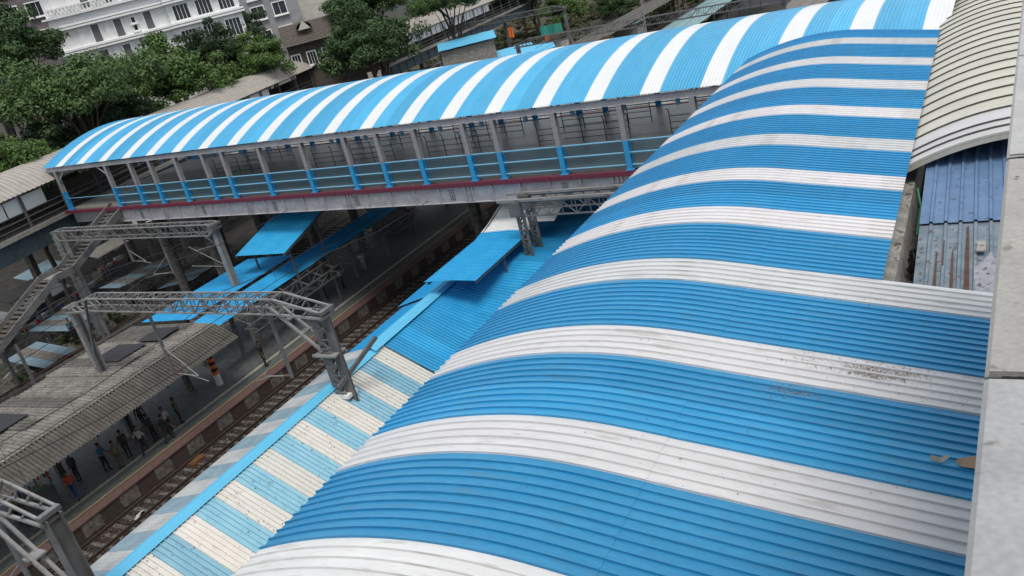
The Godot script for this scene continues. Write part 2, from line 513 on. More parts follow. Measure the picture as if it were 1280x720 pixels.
# ---------------------------------------------------------------- coping, beige roof and old blue roof on the right
func build_right_side() -> void:
	var t := thing("parapet_coping", "pale grey concrete coping slabs along the roof edge, flecked with dirt", "coping")
	# edge runs slightly askew to the tracks: x = .0412 * -z - .134
	var zj := [2.6, .4, -2.2, -3.99, -5.84, -7.7, -9.5, -11.4, -13.3]
	for i in zj.size() - 1:
		var z0: float = zj[i] - .012
		var z1: float = zj[i + 1] + .012
		var y: float = 20.2 - (.006 if i % 2 == 0 else 0.0)
		var b := MB.new()
		var p := [Vector3(-.134 - .0412 * z0, y, z0), Vector3(2.2, y, z0), Vector3(2.2, y, z1), Vector3(-.134 - .0412 * z1, y, z1)]
		var c := .012
		var q := [p[0] + Vector3(c, 0, -c), p[1] + Vector3(0, 0, -c), p[2] + Vector3(0, 0, c), p[3] + Vector3(c, 0, c)]
		var dn := Vector3(0, -c, 0)
		b.quad(q[0], q[1], q[2], q[3])
		for k in 4:
			var k2 := (k + 1) % 4
			b.quad(p[k] + dn, p[k2] + dn, q[k2], q[k])
			b.quad(p[k] + Vector3(0, -.12, 0), p[k2] + Vector3(0, -.12, 0), p[k2] + dn, p[k] + dn)
		b.quad(p[3] - Vector3(0, .12, 0), p[2] - Vector3(0, .12, 0), p[1] - Vector3(0, .12, 0), p[0] - Vector3(0, .12, 0))
		part(t, "coping_slab", b, M.coping if i % 3 != 2 else M.coping_b)
	for j in [-2.2, -3.99, -5.84]:
		var jb := MB.new()
		var ex: float = -.134 - .0412 * j
		for i in 14:
			var xa: float = ex + .012 + i * .05
			jb.quad(Vector3(xa, 20.203, j + .006 + rng.randf() * .012), Vector3(xa + .05, 20.203, j + .006 + rng.randf() * .008), Vector3(xa + .05, 20.203, j - .008 - rng.randf() * .004), Vector3(xa, 20.203, j - .008 - rng.randf() * .006))
		jb.box(Vector3(ex + .40, 20.15, j), Vector3(.72, .08, .018))
		part(t, "joint_sealant", jb, M.concrete_dark)
	var f := MB.new()
	for i in 60:
		var z := rng.randf_range(-7, -1.2)
		var x := -.134 - .0412 * z + rng.randf_range(.03, .5)
		fleck(f, x, 20.204, z, rng.randf_range(.003, .012), lin(.12, .1, .09).srgb_to_linear(), 0)
	part(t, "dirt_flecks", f, M.paint).set_meta("kind", "stuff")
	var w := thing("station_building", "concrete station building with the grey coping slabs along its roof edge", "building")
	var b := MB.new()
	b.box(Vector3(1.85, 10.02, -5), Vector3(.5, 20.1, 17))
	part(w, "wall", b, M.concrete)
	b = MB.new()
	b.box(Vector3(2.0, 18.0, 12.0), Vector3(26, 37, 14))
	part(w, "tower", b, M.concrete)
	# beige standing seam vault
	t = thing("beige_vault_roof", "beige arched metal roof with dark standing seams, beside the coping", "roof")
	var path := PackedVector2Array()
	for i in 17:
		var x := -1.92 + i * .31
		path.append(Vector2(x, 15.0 - .0905 * (x - .78) * (x - .78)))
	var pn := MB.new()
	for i in 16:
		var a := path[i]; var c := path[i + 1]
		pn.quad(Vector3(a.x, a.y, 1), Vector3(c.x, c.y, 1), Vector3(c.x, c.y, 0), Vector3(a.x, a.y, 0))
	var pm := pn.mesh()
	var sn := MB.new()
	for i in 16:
		var a := path[i]; var c := path[i + 1]
		sn.beam(Vector3(a.x, a.y + .02, 0), Vector3(c.x, c.y + .02, 0), .024, .05)
	var sm := sn.mesh()
	var z := -21.75
	var k := 0
	while z > -52:
		var wd := .55 if k < 2 else 1.02
		var o := put(t, "roof_panel", pm, M.beige_grey_sheet if k < 3 else M.beige_sheet, Vector3(0, 0, z - wd))
		o.scale.z = wd
		put(t, "seam", sm, M.seam if k > 0 else M.beige_sheet, Vector3(0, 0, z - .02))
		z -= wd
		k += 1
	b = MB.new()
	for i in 16:
		var a := path[i]; var c := path[i + 1]
		b.quad(Vector3(a.x, a.y - .14, -21.76), Vector3(c.x, c.y - .14, -21.76), Vector3(c.x, c.y, -21.76), Vector3(a.x, a.y, -21.76))
		b.quad(Vector3(a.x, a.y - .14, -21.76), Vector3(a.x, a.y - .14, -22.4), Vector3(c.x, c.y - .14, -22.4), Vector3(c.x, c.y - .14, -21.76))
	part(t, "front_fascia", b, M.beige_sheet)
	# the old blue roof under it, ribs running along the tracks
	t = thing("old_blue_roof", "old weathered blue sheet roof, rusty at its lower end, under beige vault", "roof")
	var rp := PackedVector2Array([Vector2(19.0, 13.95), Vector2(22.2, 14.30), Vector2(26.5, 14.36)])
	var rl := PackedVector2Array([Vector2(15.0, 13.30), Vector2(17.0, 13.62), Vector2(19.15, 13.92)])
	var m1 := sheet(rp, .56, 2, .045, "plain_trap")
	var m2 := sheet(rl, .56, 2, .045, "plain_trap")
	for i in 5:
		var x := -1.50 + i * .56
		var o := put(t, "roof_sheet", m1, M.old_blue, Vector3(x, rng.randf() * .01, 0))
		o.rotation.y = PI / 2
		o = put(t, "rusty_sheet", m2, M.rust_blue, Vector3(x, 0, 0))
		o.rotation.y = PI / 2
	b = MB.new()
	for q in [[-1.12, 16.0, 17.8, .035], [-1.0, 15.6, 18.3, .03], [-.83, 15.6, 17.9, .04], [-.57, 15.4, 18.8, .06]]:
		var x: float = q[0]
		var y0: float = 13.30 + (q[1] - 15.0) * .153
		var y1: float = 13.30 + (q[2] - 15.0) * .153
		b.quad(Vector3(x - q[3], y0 + .055, -q[1]), Vector3(x + q[3], y0 + .055, -q[1]), Vector3(x + q[3] * .3, y1 + .055, -q[2]), Vector3(x - q[3] * .3, y1 + .055, -q[2]))
	part(t, "rust_streaks", b, M.rust)
	# lighter patch sheet with ragged edge
	b = MB.new()
	var rim := [[-.48, 15.4], [-.10, 15.4], [.35, 15.4], [.40, 16.6], [.30, 17.5], [.18, 17.1], [.06, 17.75], [-.10, 17.5], [-.16, 17.8], [-.30, 17.4], [-.46, 17.2], [-.42, 16.5]]
	for i in rim.size():
		var a: Array = rim[i]; var c: Array = rim[(i + 1) % rim.size()]
		var f1 := func(q): return Vector3(q[0], 13.30 + (q[1] - 15.0) * .153 + .062, -q[1])
		b.tri(Vector3(-.05, 13.30 + 1.5 * .153 + .062, -16.5), f1.call(a), f1.call(c))
	part(t, "patch_sheet", b, M.pale_sheet)
	b = MB.new()
	b.box(Vector3(-.33, 13.83, -17.95), Vector3(.16, .03, .5))
	part(t, "loose_board", b, M.concrete)
	# concrete gutter ledge and the dark gap
	t = thing("gutter_ledge", "stained concrete gutter ledge between striped roof and old blue roof", "ledge")
	b = MB.new()
	b.box(Vector3(-1.98, 13.45, -23.0), Vector3(.42, .9, 15.0))
	part(t, "ledge", b, M.concrete)
	b = MB.new()
	b.box(Vector3(-1.64, 13.0, -23), Vector3(.26, .3, 15))
	part(t, "gutter", b, M.concrete_dark)
	t = thing("green_pipe", "thin green pipe bent beside the blue roof in the gutter gap", "pipe", Vector3(-1.6, 13.6, -20.2))
	b = MB.new()
	b.tube(Vector3(-.05, .45, -.8), Vector3(.06, .3, 0), .025)
	b.tube(Vector3(.06, .3, 0), Vector3(.04, .1, 1.2), .025)
	part(t, "pipe", b, M.green_paint)
	t = thing("dark_bundle", "small dark cloth bundle stuck in the gutter gap", "bundle", Vector3(-1.58, 13.3, -18.0))
	b = MB.new()
	for i in 7:
		b.tube(Vector3(rng.randfn(0, .04), 0, rng.randfn(0, .12)), Vector3(rng.randfn(0, .05), rng.randf_range(.2, .5), rng.randfn(0, .15)), .07, 6, .03)
	part(t, "cloth", b, M.black)

# ---------------------------------------------------------------- new covered footbridge
func build_bridge() -> void:
	var t := thing("covered_footbridge", "new footbridge with blue and white arched roof and maroon edged girder", "footbridge", Vector3(0, 0, -37.7), -.0737)
	var p1 := PackedVector2Array(); var p2 := PackedVector2Array()
	var fy := func(x): return 13.46 + 1.65 * (1.0 - pow((x - 6.6) / 6.75, 2))
	for i in 9:
		var x := lerpf(-.15, 4.3, i / 8.0)
		p1.append(Vector2(x, fy.call(x) + .0))
	for i in 13:
		var x := lerpf(4.15, 13.35, i / 12.0)
		p2.append(Vector2(x, fy.call(x) - .014 if i == 0 else fy.call(x)))
	for i in p2.size(): p2[i].y += .012
	var m1 := sheet(p1, 1.0, 6, .032, "plain_trap")
	var m2 := sheet(p2, 1.0, 6, .032, "plain_trap")
	for k in range(-44, 22):
		var white := posmod(k, 3) == 0
		var m: Material = M.bridge_white if white else M["bridge_blue%d" % (rng.randi() % 4)]
		var x := -23.68 + k * .9985
		for q in 2:
			var o := put(t, "roof_sheet", m1 if q == 0 else m2, m, Vector3(x, rng.randf() * .005, 0))
			o.rotation.y = PI / 2
	# eave and ridge members
	for zz in [0.0, -13.0]:
		var b := MB.new()
		b.channel(Vector3(-67.3, 13.22, zz), Vector3(-1.9, 13.22, zz), .16, .3, .025)
		part(t, "eave_beam", b, M.girder_grey)
	var px := [-66.2, -59.2, -56.1, -53.7, -50.7, -47.65, -45.6, -41.9, -38.0, -34.3, -31.7, -28.85, -25.4, -23.4, -19.65, -15.9, -12.2, -8.4, -4.6]
	var up := MB.new()
	up.channel(Vector3(0, 11.3, 0), Vector3(0, 13.08, 0), .28, .28, .03)
	var upm := up.mesh()
	var lo := MB.new()
	lo.channel(Vector3(0, 9.85, 0), Vector3(0, 11.3, 0), .285, .285, .03)
	lo.box(Vector3(0, 9.835, 0), Vector3(.45, .03, .45))
	var lom := lo.mesh()
	for i in px.size():
		for zz in [0.0, -13.0]:
			var o := put(t, "post", upm, M.post_grey, Vector3(px[i], 0, zz))
			put(o, "painted_foot", lom, M.post_blue)
		# arched frame
		var b := MB.new()
		for j in 12:
			var xa := j * 13.0 / 12; var xb := (j + 1) * 13.0 / 12
			b.beam(Vector3(px[i], fy.call(xa) - .1, -xa), Vector3(px[i], fy.call(xb) - .1, -xb), .09, .14)
		b.tube(Vector3(px[i], 13.25, 0), Vector3(px[i], 13.25, -13), .03)
		part(t, "roof_rib", b, M.steel_grey)
	# railings
	for zz in [0.0, -13.0]:
		for i in px.size() - 1:
			if i == 0 and zz == 0.0:
				var b0 := MB.new()
				b0.tube(Vector3(px[0], 10.75, zz), Vector3(px[1], 10.75, zz), .03)
				part(t, "rail", b0, M.rail_blue)
				continue
			for h in [.22, .85, 1.46]:
				var b := MB.new()
				b.tube(Vector3(px[i] + .1, 9.82 + h, zz), Vector3(px[i + 1] - .1, 9.82 + h, zz), .045)
				part(t, "rail", b, M.rail_blue)
	# clear panels behind the near rails, bay by bay
	for i in px.size() - 2:
		var b := MB.new()
		b.box(Vector3((px[i + 1] + px[i + 2]) / 2, 10.55, -.12), Vector3(px[i + 2] - px[i + 1] - .34, 1.3, .012))
		part(t, "clear_panel", b, M.clear_panel)
	# paving bands along the deck
	for q in [[-3.2, 1.6], [-6.4, .5], [-9.6, 2.2]]:
		var b := MB.new()
		b.box(Vector3(-33.2, 9.822, q[0]), Vector3(66.6, .006, q[1]))
		part(t, "paving_band", b, M.granite_pale)
	# close set bars of the far side
	for h in [.5, 1.15, 1.8, 2.3]:
		var b := MB.new()
		b.tube(Vector3(-66, 9.82 + h, -12.9), Vector3(-2, 9.82 + h, -12.9), .025, 5)
		part(t, "grille_bar", b, M.steel_dark)
	# deck and girders
	var d := MB.new()
	d.box(Vector3(-33.2, 9.72, -6.5), Vector3(67.0, .2, 12.6))
	part(t, "deck", d, M.granite)
	for zz in [.22, -13.2]:
		var b := MB.new()
		b.box(Vector3(-33.2, 9.69, zz), Vector3(67.2, .24, .26))
		part(t, "maroon_edge", b, M.maroon)
		b = MB.new()
		b.box(Vector3(-29.7, 9.12, zz), Vector3(60.4, .90, .03))
		part(t, "girder_web", b, M.girder_grey)
		b = MB.new()
		b.box(Vector3(-29.7, 8.66, zz), Vector3(60.4, .03, .34))
		part(t, "girder_flange", b, M.girder_grey)
		b = MB.new()
		b.box(Vector3(-63.1, 9.12, zz - .25), Vector3(6.4, .88, .04))
		part(t, "end_web", b, M.girder_grey)
		var s := MB.new()
		s.box(Vector3(0, 9.12, .09), Vector3(.025, .87, .15))
		var smh := s.mesh()
		var x := -59.4
		var c := 0
		while x < .4:
			put(t, "stiffener", smh, M.girder_grey, Vector3(x, 0, zz))
			if c % 5 == 3:
				for dx in [.28, .5]:
					put(t, "stiffener", smh, M.girder_grey, Vector3(x + dx, 0, zz))
			if c % 4 == 1 and zz > 0:
				# bolted splice
				var g := MB.new()
				for r in 6:
					for q in 3:
						g.box(Vector3(x + .7 + q * .13, 8.84 + r * .11, zz + .03), Vector3(.055, .055, .05))
				part(t, "bolt_group", g, M.steel_dark)
			x += 1.85
			c += 1
	# end bracing at the left
	var e := MB.new()
	e.beam(Vector3(-66.2, 12.2, 0), Vector3(-65.0, 13.1, 0), .07, .07)
	e.beam(Vector3(-59.2, 12.2, 0), Vector3(-60.4, 13.1, 0), .07, .07)
	part(t, "knee_brace", e, M.girder_grey)
	# cross beams and piers under the deck
	for x in [-58.0, -52.5, -47.0, -31.0, -16.0, -5.0]:
		var b := MB.new()
		b.box(Vector3(x, 8.9, -6.5), Vector3(.5, 1.3, 12.4))
		part(t, "cross_beam", b, M.concrete_dark)
		for zz in ([-1.6, -6.5, -11.4] if x < -50 else [-6.5, -11.4]):
			b = MB.new()
			b.tube(Vector3(x, -.5, zz), Vector3(x, 8.3, zz), .38, 12)
			part(t, "pier", b, M.concrete_dark)
	# hung fittings under the roof
	for i in 19:
		var b := MB.new()
		var x := -58 + i * 2.95
		b.box(Vector3(x, 12.55, -2.0), Vector3(.2, .5, .14))
		b.box(Vector3(x, 13.2, -2.0), Vector3(.04, .85, .04))
		part(t, "hanging_fitting", b, M.rail_blue)
	# railed stair openings on the deck
	for q in [[-54.5, -49.0], [-43.5, -36.0], [-33.0, -27.5], [-24.5, -18.5], [-16.0, -10.0]]:
		var r := thing("stair_railing", "dark steel railing round a footbridge stair opening %s" % {-54.5: "near the old walkway end", -43.5: "above the wide blue canopy", -33.0: "above the platform track", -24.5: "above the white tipped stair canopy", -16.0: "beside the big arched roof"}[q[0]], "railing", Vector3.ZERO, 0, "stair railings on the footbridge")
		r.transform = t.transform
		var cx: float = (q[0] + q[1]) / 2
		r.position = t.transform * Vector3(cx, 9.82, -7.5)
		var hw: float = (q[1] - q[0]) / 2
		for zz in [-1.6, 1.6]:
			for h in [.3, .65, 1.0]:
				var b := MB.new()
				b.tube(Vector3(-hw, h, zz), Vector3(hw, h, zz), .022, 5)
				part(r, "bar", b, M.steel_dark)
			for j in 5:
				var b := MB.new()
				var x := lerpf(-hw, hw, j / 4.0)
				b.tube(Vector3(x, 0, zz), Vector3(x, 1.3, zz), .03, 5)
				b.tube(Vector3(x, 1.3, zz), Vector3(x - .12, 1.42, zz), .03, 5)
				part(r, "upright", b, M.steel_dark)

# ---------------------------------------------------------------- gabled platform roof between track and concourse
func build_lean_to() -> void:
	var t := thing("home_platform_roof", "gabled platform roof of faded white and pale blue sheets with bright blue ridge cap", "roof")
	var pr := PackedVector2Array([Vector2(-24.85, 6.06), Vector2(-22.5, 4.70), Vector2(-20.3, 3.45)])
	var pl := PackedVector2Array([Vector2(-27.15, 5.55), Vector2(-25.0, 6.06)])
	var mr := sheet(pr, 1.0, 5, .055)
	var ml := sheet(pl, 1.0, 5, .008)
	for i in 28:
		var z := -.4 - i * 1.0
		var white := i % 2 == 1
		# sheets near the camera are sun bleached
		put(t, "roof_sheet", mr, M["faded_%s%d" % ["white" if white else "blue", rng.randi() % 4]], Vector3(0, rng.randf() * .006, z))
		put(t, "side_sheet", ml, M.dull_grey_white if white else M.dull_blue_grey, Vector3(0, rng.randf() * .006, z))
	var b := MB.new()
	ridge_cap(b, 1.0, -27.0, 6.14, -25.22)
	part(t, "ridge_cap", b, M.cap_blue)
	var f := MB.new()
	for i in 260:
		var z := rng.randf_range(-27, -8)
		var u := rng.randf()
		var x := lerpf(-24.5, -22.3, u)
		fleck(f, x, 6.06 - (x + 24.85) * .575 + .03, z, rng.randf_range(.01, .035), lin(.06, .06, .06).srgb_to_linear() if rng.randf() < .7 else lin(.2, .13, .09).srgb_to_linear(), -.575)
	part(t, "dirt_flecks", f, M.paint).set_meta("kind", "stuff")
	posts_under(t, [-2.0, -8.0, -14.0, -20.0, -26.0])
	t = thing("home_platform_roof", "gabled platform roof of bright blue ribbed sheets beyond the lattice mast", "roof")
	pr = PackedVector2Array([Vector2(-24.85, 6.10), Vector2(-22.5, 4.74), Vector2(-18.5, 2.9)])
	# the slope flattens out towards the footbridge, sheet by sheet
	var fl := PackedVector2Array([Vector2(-24.85, 6.10), Vector2(-22.5, 6.16), Vector2(-15.5, 5.6)])
	pr[2] = Vector2(-15.5, 2.2)
	var mrs := []
	for i in 10:
		var pa := PackedVector2Array(); var pb := PackedVector2Array()
		for k in 3:
			pa.append(pr[k].lerp(fl[k], clampf((i + 1 - 3) / 6.0, 0, 1)))
			pb.append(pr[k].lerp(fl[k], clampf((i - 3) / 6.0, 0, 1)))
		mrs.append(sheet(pa, 1.0, 5, .045, "trap", pb))
	pl = PackedVector2Array([Vector2(-27.1, 5.50), Vector2(-25.0, 6.10)])
	ml = sheet(pl, 1.0, 5, .035)
	for i in 60:
		var z := -28.45 - i * 1.0
		put(t, "roof_sheet", mrs[mini(i, 9)], M["canopy_blue%d" % (rng.randi() % 4)], Vector3(0, rng.randf() * .006, z))
		put(t, "side_sheet", ml, M.canopy_blue, Vector3(.0 if i < 5 else -.35, rng.randf() * .006, z))
	b = MB.new()
	ridge_cap(b, -26.7, -34.4, 6.24)
	part(t, "ridge_cap", b, M.cap_blue)
	posts_under(t, [-30.0, -36.0, -42.0, -52.0, -62.0, -72.0, -82.0])
	# raised canopy over the stair, bent up towards the footbridge
	t = thing("raised_stair_canopy", "raised blue stair canopy, bent upward and white where it meets the footbridge", "canopy")
	var q := [[-32.2, 6.98], [-37.6, 6.98], [-39.2, 7.24], [-43.0, 8.3]]
	var path := PackedVector2Array()
	for k in 3:
		var z0: float = q[k][0]; var z1: float = q[k + 1][0]
		var n := 6 if k == 0 else (2 if k == 1 else 4)
		for j in n:
			# corrugations run across; each strip is a sheet lying along the slope
			var za := lerpf(z0, z1, float(j) / n); var zb := lerpf(z0, z1, float(j + 1) / n)
			var ya := lerpf(q[k][1], q[k + 1][1], float(j) / n); var yb := lerpf(q[k][1], q[k + 1][1], float(j + 1) / n)
			var dl := Vector2(zb - za, yb - ya).length()
			var skew: float = clampf(-(za + 32.2) * .06, 0, .5)
			var sp := PackedVector2Array([Vector2(-25.15, 0), Vector2(-23.4, .06), Vector2(-22.1 + (1.2 if k == 2 else 0.0), 0)])
			var o := put(t, "canopy_sheet", sheet(sp, dl, 5, .03), M.bridge_white if (k == 2 or k == 1 and j == 1) else M.canopy_blue, Vector3(0, yb, zb))
			o.rotation.x = atan2(yb - ya, absf(zb - za))
	b = MB.new()
	for x in [-25.0, -22.2]:
		b.beam(Vector3(x, 6.86, -32.3), Vector3(x, 6.86, -37.6), .08, .14)
		b.beam(Vector3(x, 6.86, -37.6), Vector3(x, 8.16, -43.0), .08, .14)
	part(t, "side_beam", b, M.steel_dark)
	for x in [-24.9, -22.3]:
		for z in [-35.5, -38.5, -42.0]:
			b = MB.new()
			b.beam(Vector3(x, .85, z), Vector3(x, 6.8 if z > -40 else 7.9, z), .09, .09)
			part(t, "post", b, M.steel_dark)
	# deck of an older bridge just behind
	t = thing("old_bridge_deck", "plain concrete deck of an older bridge close behind the new footbridge", "bridge deck")
	b = MB.new()
	b.box(Vector3(-33, 8.7, -59.5), Vector3(64, .5, 9.0))
	part(t, "slab", b, M.concrete)
	for z in [-64.0]:
		b = MB.new()
		b.box(Vector3(-33, 9.5, z), Vector3(64, 1.1, .12))
		part(t, "parapet", b, M.concrete_dark)
	for x in [-60.0, -48.0, -30.0, -14.0]:
		b = MB.new()
		b.box(Vector3(x, 4.0, -60), Vector3(.8, 8.9, 6))
		part(t, "pier", b, M.concrete_dark)
	# home platform
	b = MB.new()
	b.box(Vector3(-19.0, .1, -60), Vector3(28, 1.5, 140))
	structure("platform_home", b, M.concrete_dark)

func ridge_cap(b: MB, z0: float, z1: float, y: float, left := -25.36) -> void:
	var xs := [left, left + .26, -25.04 if left < -25.3 else -24.93, -24.96 if left < -25.3 else -24.88, -24.84, -24.60]
	var ys := [-.06, .03, .0, .0, .03, -.12]
	for i in 5:
		b.quad(Vector3(xs[i], y + ys[i], z0), Vector3(xs[i + 1], y + ys[i + 1], z0), Vector3(xs[i + 1], y + ys[i + 1], z1), Vector3(xs[i], y + ys[i], z1))
	b.quad(Vector3(xs[0], y + ys[0] - .1, z0), Vector3(xs[0], y + ys[0], z0), Vector3(xs[0], y + ys[0], z1), Vector3(xs[0], y + ys[0] - .1, z1))

func posts_under(t: Node3D, zs: Array) -> void:
	for z in zs:
		var b := MB.new()
		b.channel(Vector3(-24.9, .85, z), Vector3(-24.9, 5.9, z), .2, .2, .02)
		part(t, "post", b, M.steel_grey)
		b = MB.new()
		b.beam(Vector3(-27.0, 5.48, z), Vector3(-24.9, 5.98, z), .07, .1)
		b.beam(Vector3(-24.9, 5.9, z), Vector3(-20.4, 3.38, z), .07, .1)
		part(t, "rafter", b, M.steel_grey)

func build_platform() -> void:
	var p := Node3D.new()
	p.name = "platform_island"
	p.set_meta("kind", "structure")
	add_child(p)
	var strips := [[-49.5, -40.86, M.platform_floor, "floor"], [-40.86, -40.60, M.line_cream, "painted_line"], [-40.60, -39.68, M.platform_band, "floor"], [-39.68, -39.58, M.line_yellow, "painted_line"], [-39.58, -38.75, M.edge_red, "edge_band"]]
	for s in strips:
		var b := MB.new()
		b.quad(Vector3(s[0], .85, 8), Vector3(s[1], .85, 8), Vector3(s[1], .85, -150), Vector3(s[0], .85, -150))
		part(p, s[3], b, s[2])
	var b := MB.new()
	b.quad(Vector3(-38.79, -.5, 8), Vector3(-38.79, -.5, -150), Vector3(-38.79, .78, -150), Vector3(-38.79, .78, 8))
	b.quad(Vector3(-49.5, -.5, -150), Vector3(-49.5, -.5, 8), Vector3(-49.5, .85, 8), Vector3(-49.5, .85, -150))
	part(p, "wall", b, M.wall_dark)
	b = MB.new()
	b.box(Vector3(-38.82, .81, -71), Vector3(.16, .072, 158))
	part(p, "coping", b, M.edge_red)
	# painted blocks along the face
	var z := -14.0
	var k := 0
	while z > -60:
		b = MB.new()
		b.box(Vector3(-38.785, .38, z - .55), Vector3(.016, .70, 1.1))
		part(p, "painted_block", b, M.wall_white)
		z -= 2.3
		k += 1
	# second, lower platform edge and far tracks on the other side
	var t := Node3D.new()
	t.name = "railway_track"
	t.name = "far_track"
	t.set_meta("kind", "structure")
	add_child(t)
	b = MB.new()
	b.quad(Vector3(-58, -.35, 8), Vector3(-49.6, -.35, 8), Vector3(-49.6, -.35, -150), Vector3(-58, -.35, -150))
	part(t, "ballast_bed", b, M.ballast)
	for x in [-51.2, -52.87, -55.6, -57.25]:
		b = MB.new()
		b.box(Vector3(x, -.1, -70), Vector3(.07, .16, 150))
		part(t, "rail", b, M.rail_steel)
	var sl := MB.new()
	sl.box(Vector3.ZERO, Vector3(2.6, .14, .24))
	var slm := sl.mesh()
	for i in 60:
		for x in [-52.03, -56.4]:
			put(t, "sleeper", slm, M.concrete_dark, Vector3(x, -.28, -18 - i * .75))

# ---------------------------------------------------------------- island platform canopies
func build_canopies() -> void:
	var t := thing("grey_canopy", "old grey corrugated platform canopy with dark weathered sheets", "canopy")
	var pa := PackedVector2Array([Vector2(-48.0, 4.80), Vector2(-45.0, 4.95), Vector2(-41.95, 5.08)])
	var pb := PackedVector2Array([Vector2(-42.1, 5.05), Vector2(-40.3, 4.98)])
	var pc := PackedVector2Array([Vector2(-40.42, 5.02), Vector2(-38.85, 4.12)])
	var ma := sheet(pa, 1.05, 4, .10, "sine")
	var mb := sheet(pb, 1.05, 4, .10, "sine")
	var mc := sheet(pc, 1.05, 5, .11, "deep")
	for i in 30:
		var z := -1.0 - i * 1.05
		var m: Material = [M.asbestos, M.asbestos, M.asbestos_b][rng.randi() % 3]
		var q := put(t, "roof_sheet", ma, m, Vector3(rng.randf_range(-.12, .05), rng.randf() * .015, z))
		q.rotation.z = rng.randfn(0, .001)
		put(t, "crown_sheet", mb, M.asbestos, Vector3(0, rng.randf() * .02, z))
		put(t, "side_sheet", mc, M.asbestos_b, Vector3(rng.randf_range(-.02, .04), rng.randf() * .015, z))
	# dark replacement sheets lying on it
	for q in [[-44.4, -27.6, 2.6, 2.1], [-43.4, -29.8, 2.0, 1.7], [-45.1, -20.2, 3.2, 1.9]]:
		var b := MB.new()
		b.obox(Vector3(q[0], 5.06 + (q[0] + 43.5) * .045 + .16, q[1]), Vector3(q[2] / 2, .045 * q[2] / 2, 0), Vector3(0, .012, 0), Vector3(0, 0, q[3] / 2))
		part(t, "dark_sheet", b, M.black_sheet)
	for i in 7:
		var z := -3.0 - i * 4.6
		var b := MB.new()
		b.beam(Vector3(-47.8, 4.7, z), Vector3(-40.4, 4.86, z), .1, .2)
		b.beam(Vector3(-40.4, 4.86, z), Vector3(-38.9, 4.05, z), .08, .14)
		part(t, "rafter", b, M.steel_dark)
		b = MB.new()
		b.box(Vector3(-43.8, 2.8, z), Vector3(.3, 3.9, .3))
		part(t, "column", b, M.concrete_dark)
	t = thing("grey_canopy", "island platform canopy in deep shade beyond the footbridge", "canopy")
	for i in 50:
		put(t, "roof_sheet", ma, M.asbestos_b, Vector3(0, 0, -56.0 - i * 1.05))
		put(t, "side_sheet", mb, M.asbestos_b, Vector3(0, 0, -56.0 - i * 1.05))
	for i in 9:
		var c := MB.new()
		c.box(Vector3(-43.8, 2.8, -57.0 - i * 5.6), Vector3(.3, 3.9, .3))
		part(t, "column", c, M.concrete_dark)
	# the striped column near its end
	t = thing("striped_column", "canopy column with orange and black hazard bands above a white base", "column", Vector3(-42.0, .85, -31.4))
	var b := MB.new()
	b.tube(Vector3(0, 0, 0), Vector3(0, .75, 0), .2, 12)
	part(t, "white_base", b, M.white)
	for i in 6:
		b = MB.new()
		b.tube(Vector3(0, .75 + i * .22, 0), Vector3(0, .97 + i * .22, 0), .2, 12)
		part(t, "hazard_band", b, M.orange if i % 2 == 0 else M.black)
	b = MB.new()
	b.tube(Vector3(0, 2.07, 0), Vector3(0, 3.85, 0), .18, 12)
	part(t, "shaft", b, M.concrete)
	# blue canopy, two slopes
	t = thing("blue_canopy", "wide bright blue ribbed canopy beyond the grey corrugated one", "canopy")
	var p1 := PackedVector2Array([Vector2(-47.75, 4.85), Vector2(-43.05, 5.05)])
	var p2 := PackedVector2Array([Vector2(-42.55, 5.0), Vector2(-41.1, 4.5)])
	var m1 := sheet(p1, 1.0, 5, .035)
	var m2 := sheet(p2, 1.0, 5, .035)
	for i in 10: put(t, "roof_sheet", m1, M["canopy_blue%d" % (i % 4)], Vector3(0, rng.randf() * .006, -33.0 - i))
	b = MB.new()
	for z in [-33.0, -37.5, -41.5]:
		b.beam(Vector3(-47.6, 4.72, z), Vector3(-43.1, 4.92, z), .1, .16)
	part(t, "rafter", b, M.steel_dark)
	for z in [-33.5, -38.0, -41.5]:
		b = MB.new()
		b.box(Vector3(-45.5, 2.8, z), Vector3(.22, 3.9, .22))
		part(t, "column", b, M.steel_dark)
	t = thing("blue_canopy", "long narrow bright blue canopy strip above a lattice girder", "canopy")
	for i in 21: put(t, "roof_sheet", m2, M["canopy_blue%d" % (i % 3)], Vector3(0, rng.randf() * .006, -32.6 - i))
	lattice(t, Vector3(-40.6, 4.3, -33.5), Vector3(-40.6, 4.3, -52), .75, 14, .05, M.steel_dark)
	lattice(t, Vector3(-39.9, 3.9, -33.5), Vector3(-39.9, 3.9, -52), .6, 14, .05, M.steel_dark)
	b = MB.new()
	for i in 14:
		var z := -33.5 - i * 1.42
		b.beam(Vector3(-42.5, 4.8, z), Vector3(-39.9, 3.9, z), .05, .06)
		b.beam(Vector3(-40.6, 3.6, z), Vector3(-39.9, 3.4, z - .4), .05, .05)
	part(t, "cross_rafter", b, M.steel_grey)
	for i in 5:
		b = MB.new()
		b.box(Vector3(-42.7, 2.7, -34.5 - i * 4.2), Vector3(.22, 3.8, .22))
		part(t, "column", b, M.steel_dark)
	# stair cover panel rising to the footbridge
	t = thing("stair_cover", "flat blue sheet stair cover sloping up to the footbridge girder", "canopy")
	var sp := PackedVector2Array([Vector2(38.5, 6.5), Vector2(43.6, 7.82)])
	for i in 4:
		var o := put(t, "roof_sheet", sheet(sp, 1.12, 4, .02), M.canopy_blue, Vector3(-44.85 + i * 1.12, 0, 0))
		o.rotation.y = PI / 2
	b = MB.new()
	for x in [-44.8, -40.45]:
		b.beam(Vector3(x, 6.38, -38.5), Vector3(x, 7.7, -43.6), .08, .14)
	part(t, "side_beam", b, M.steel_dark)
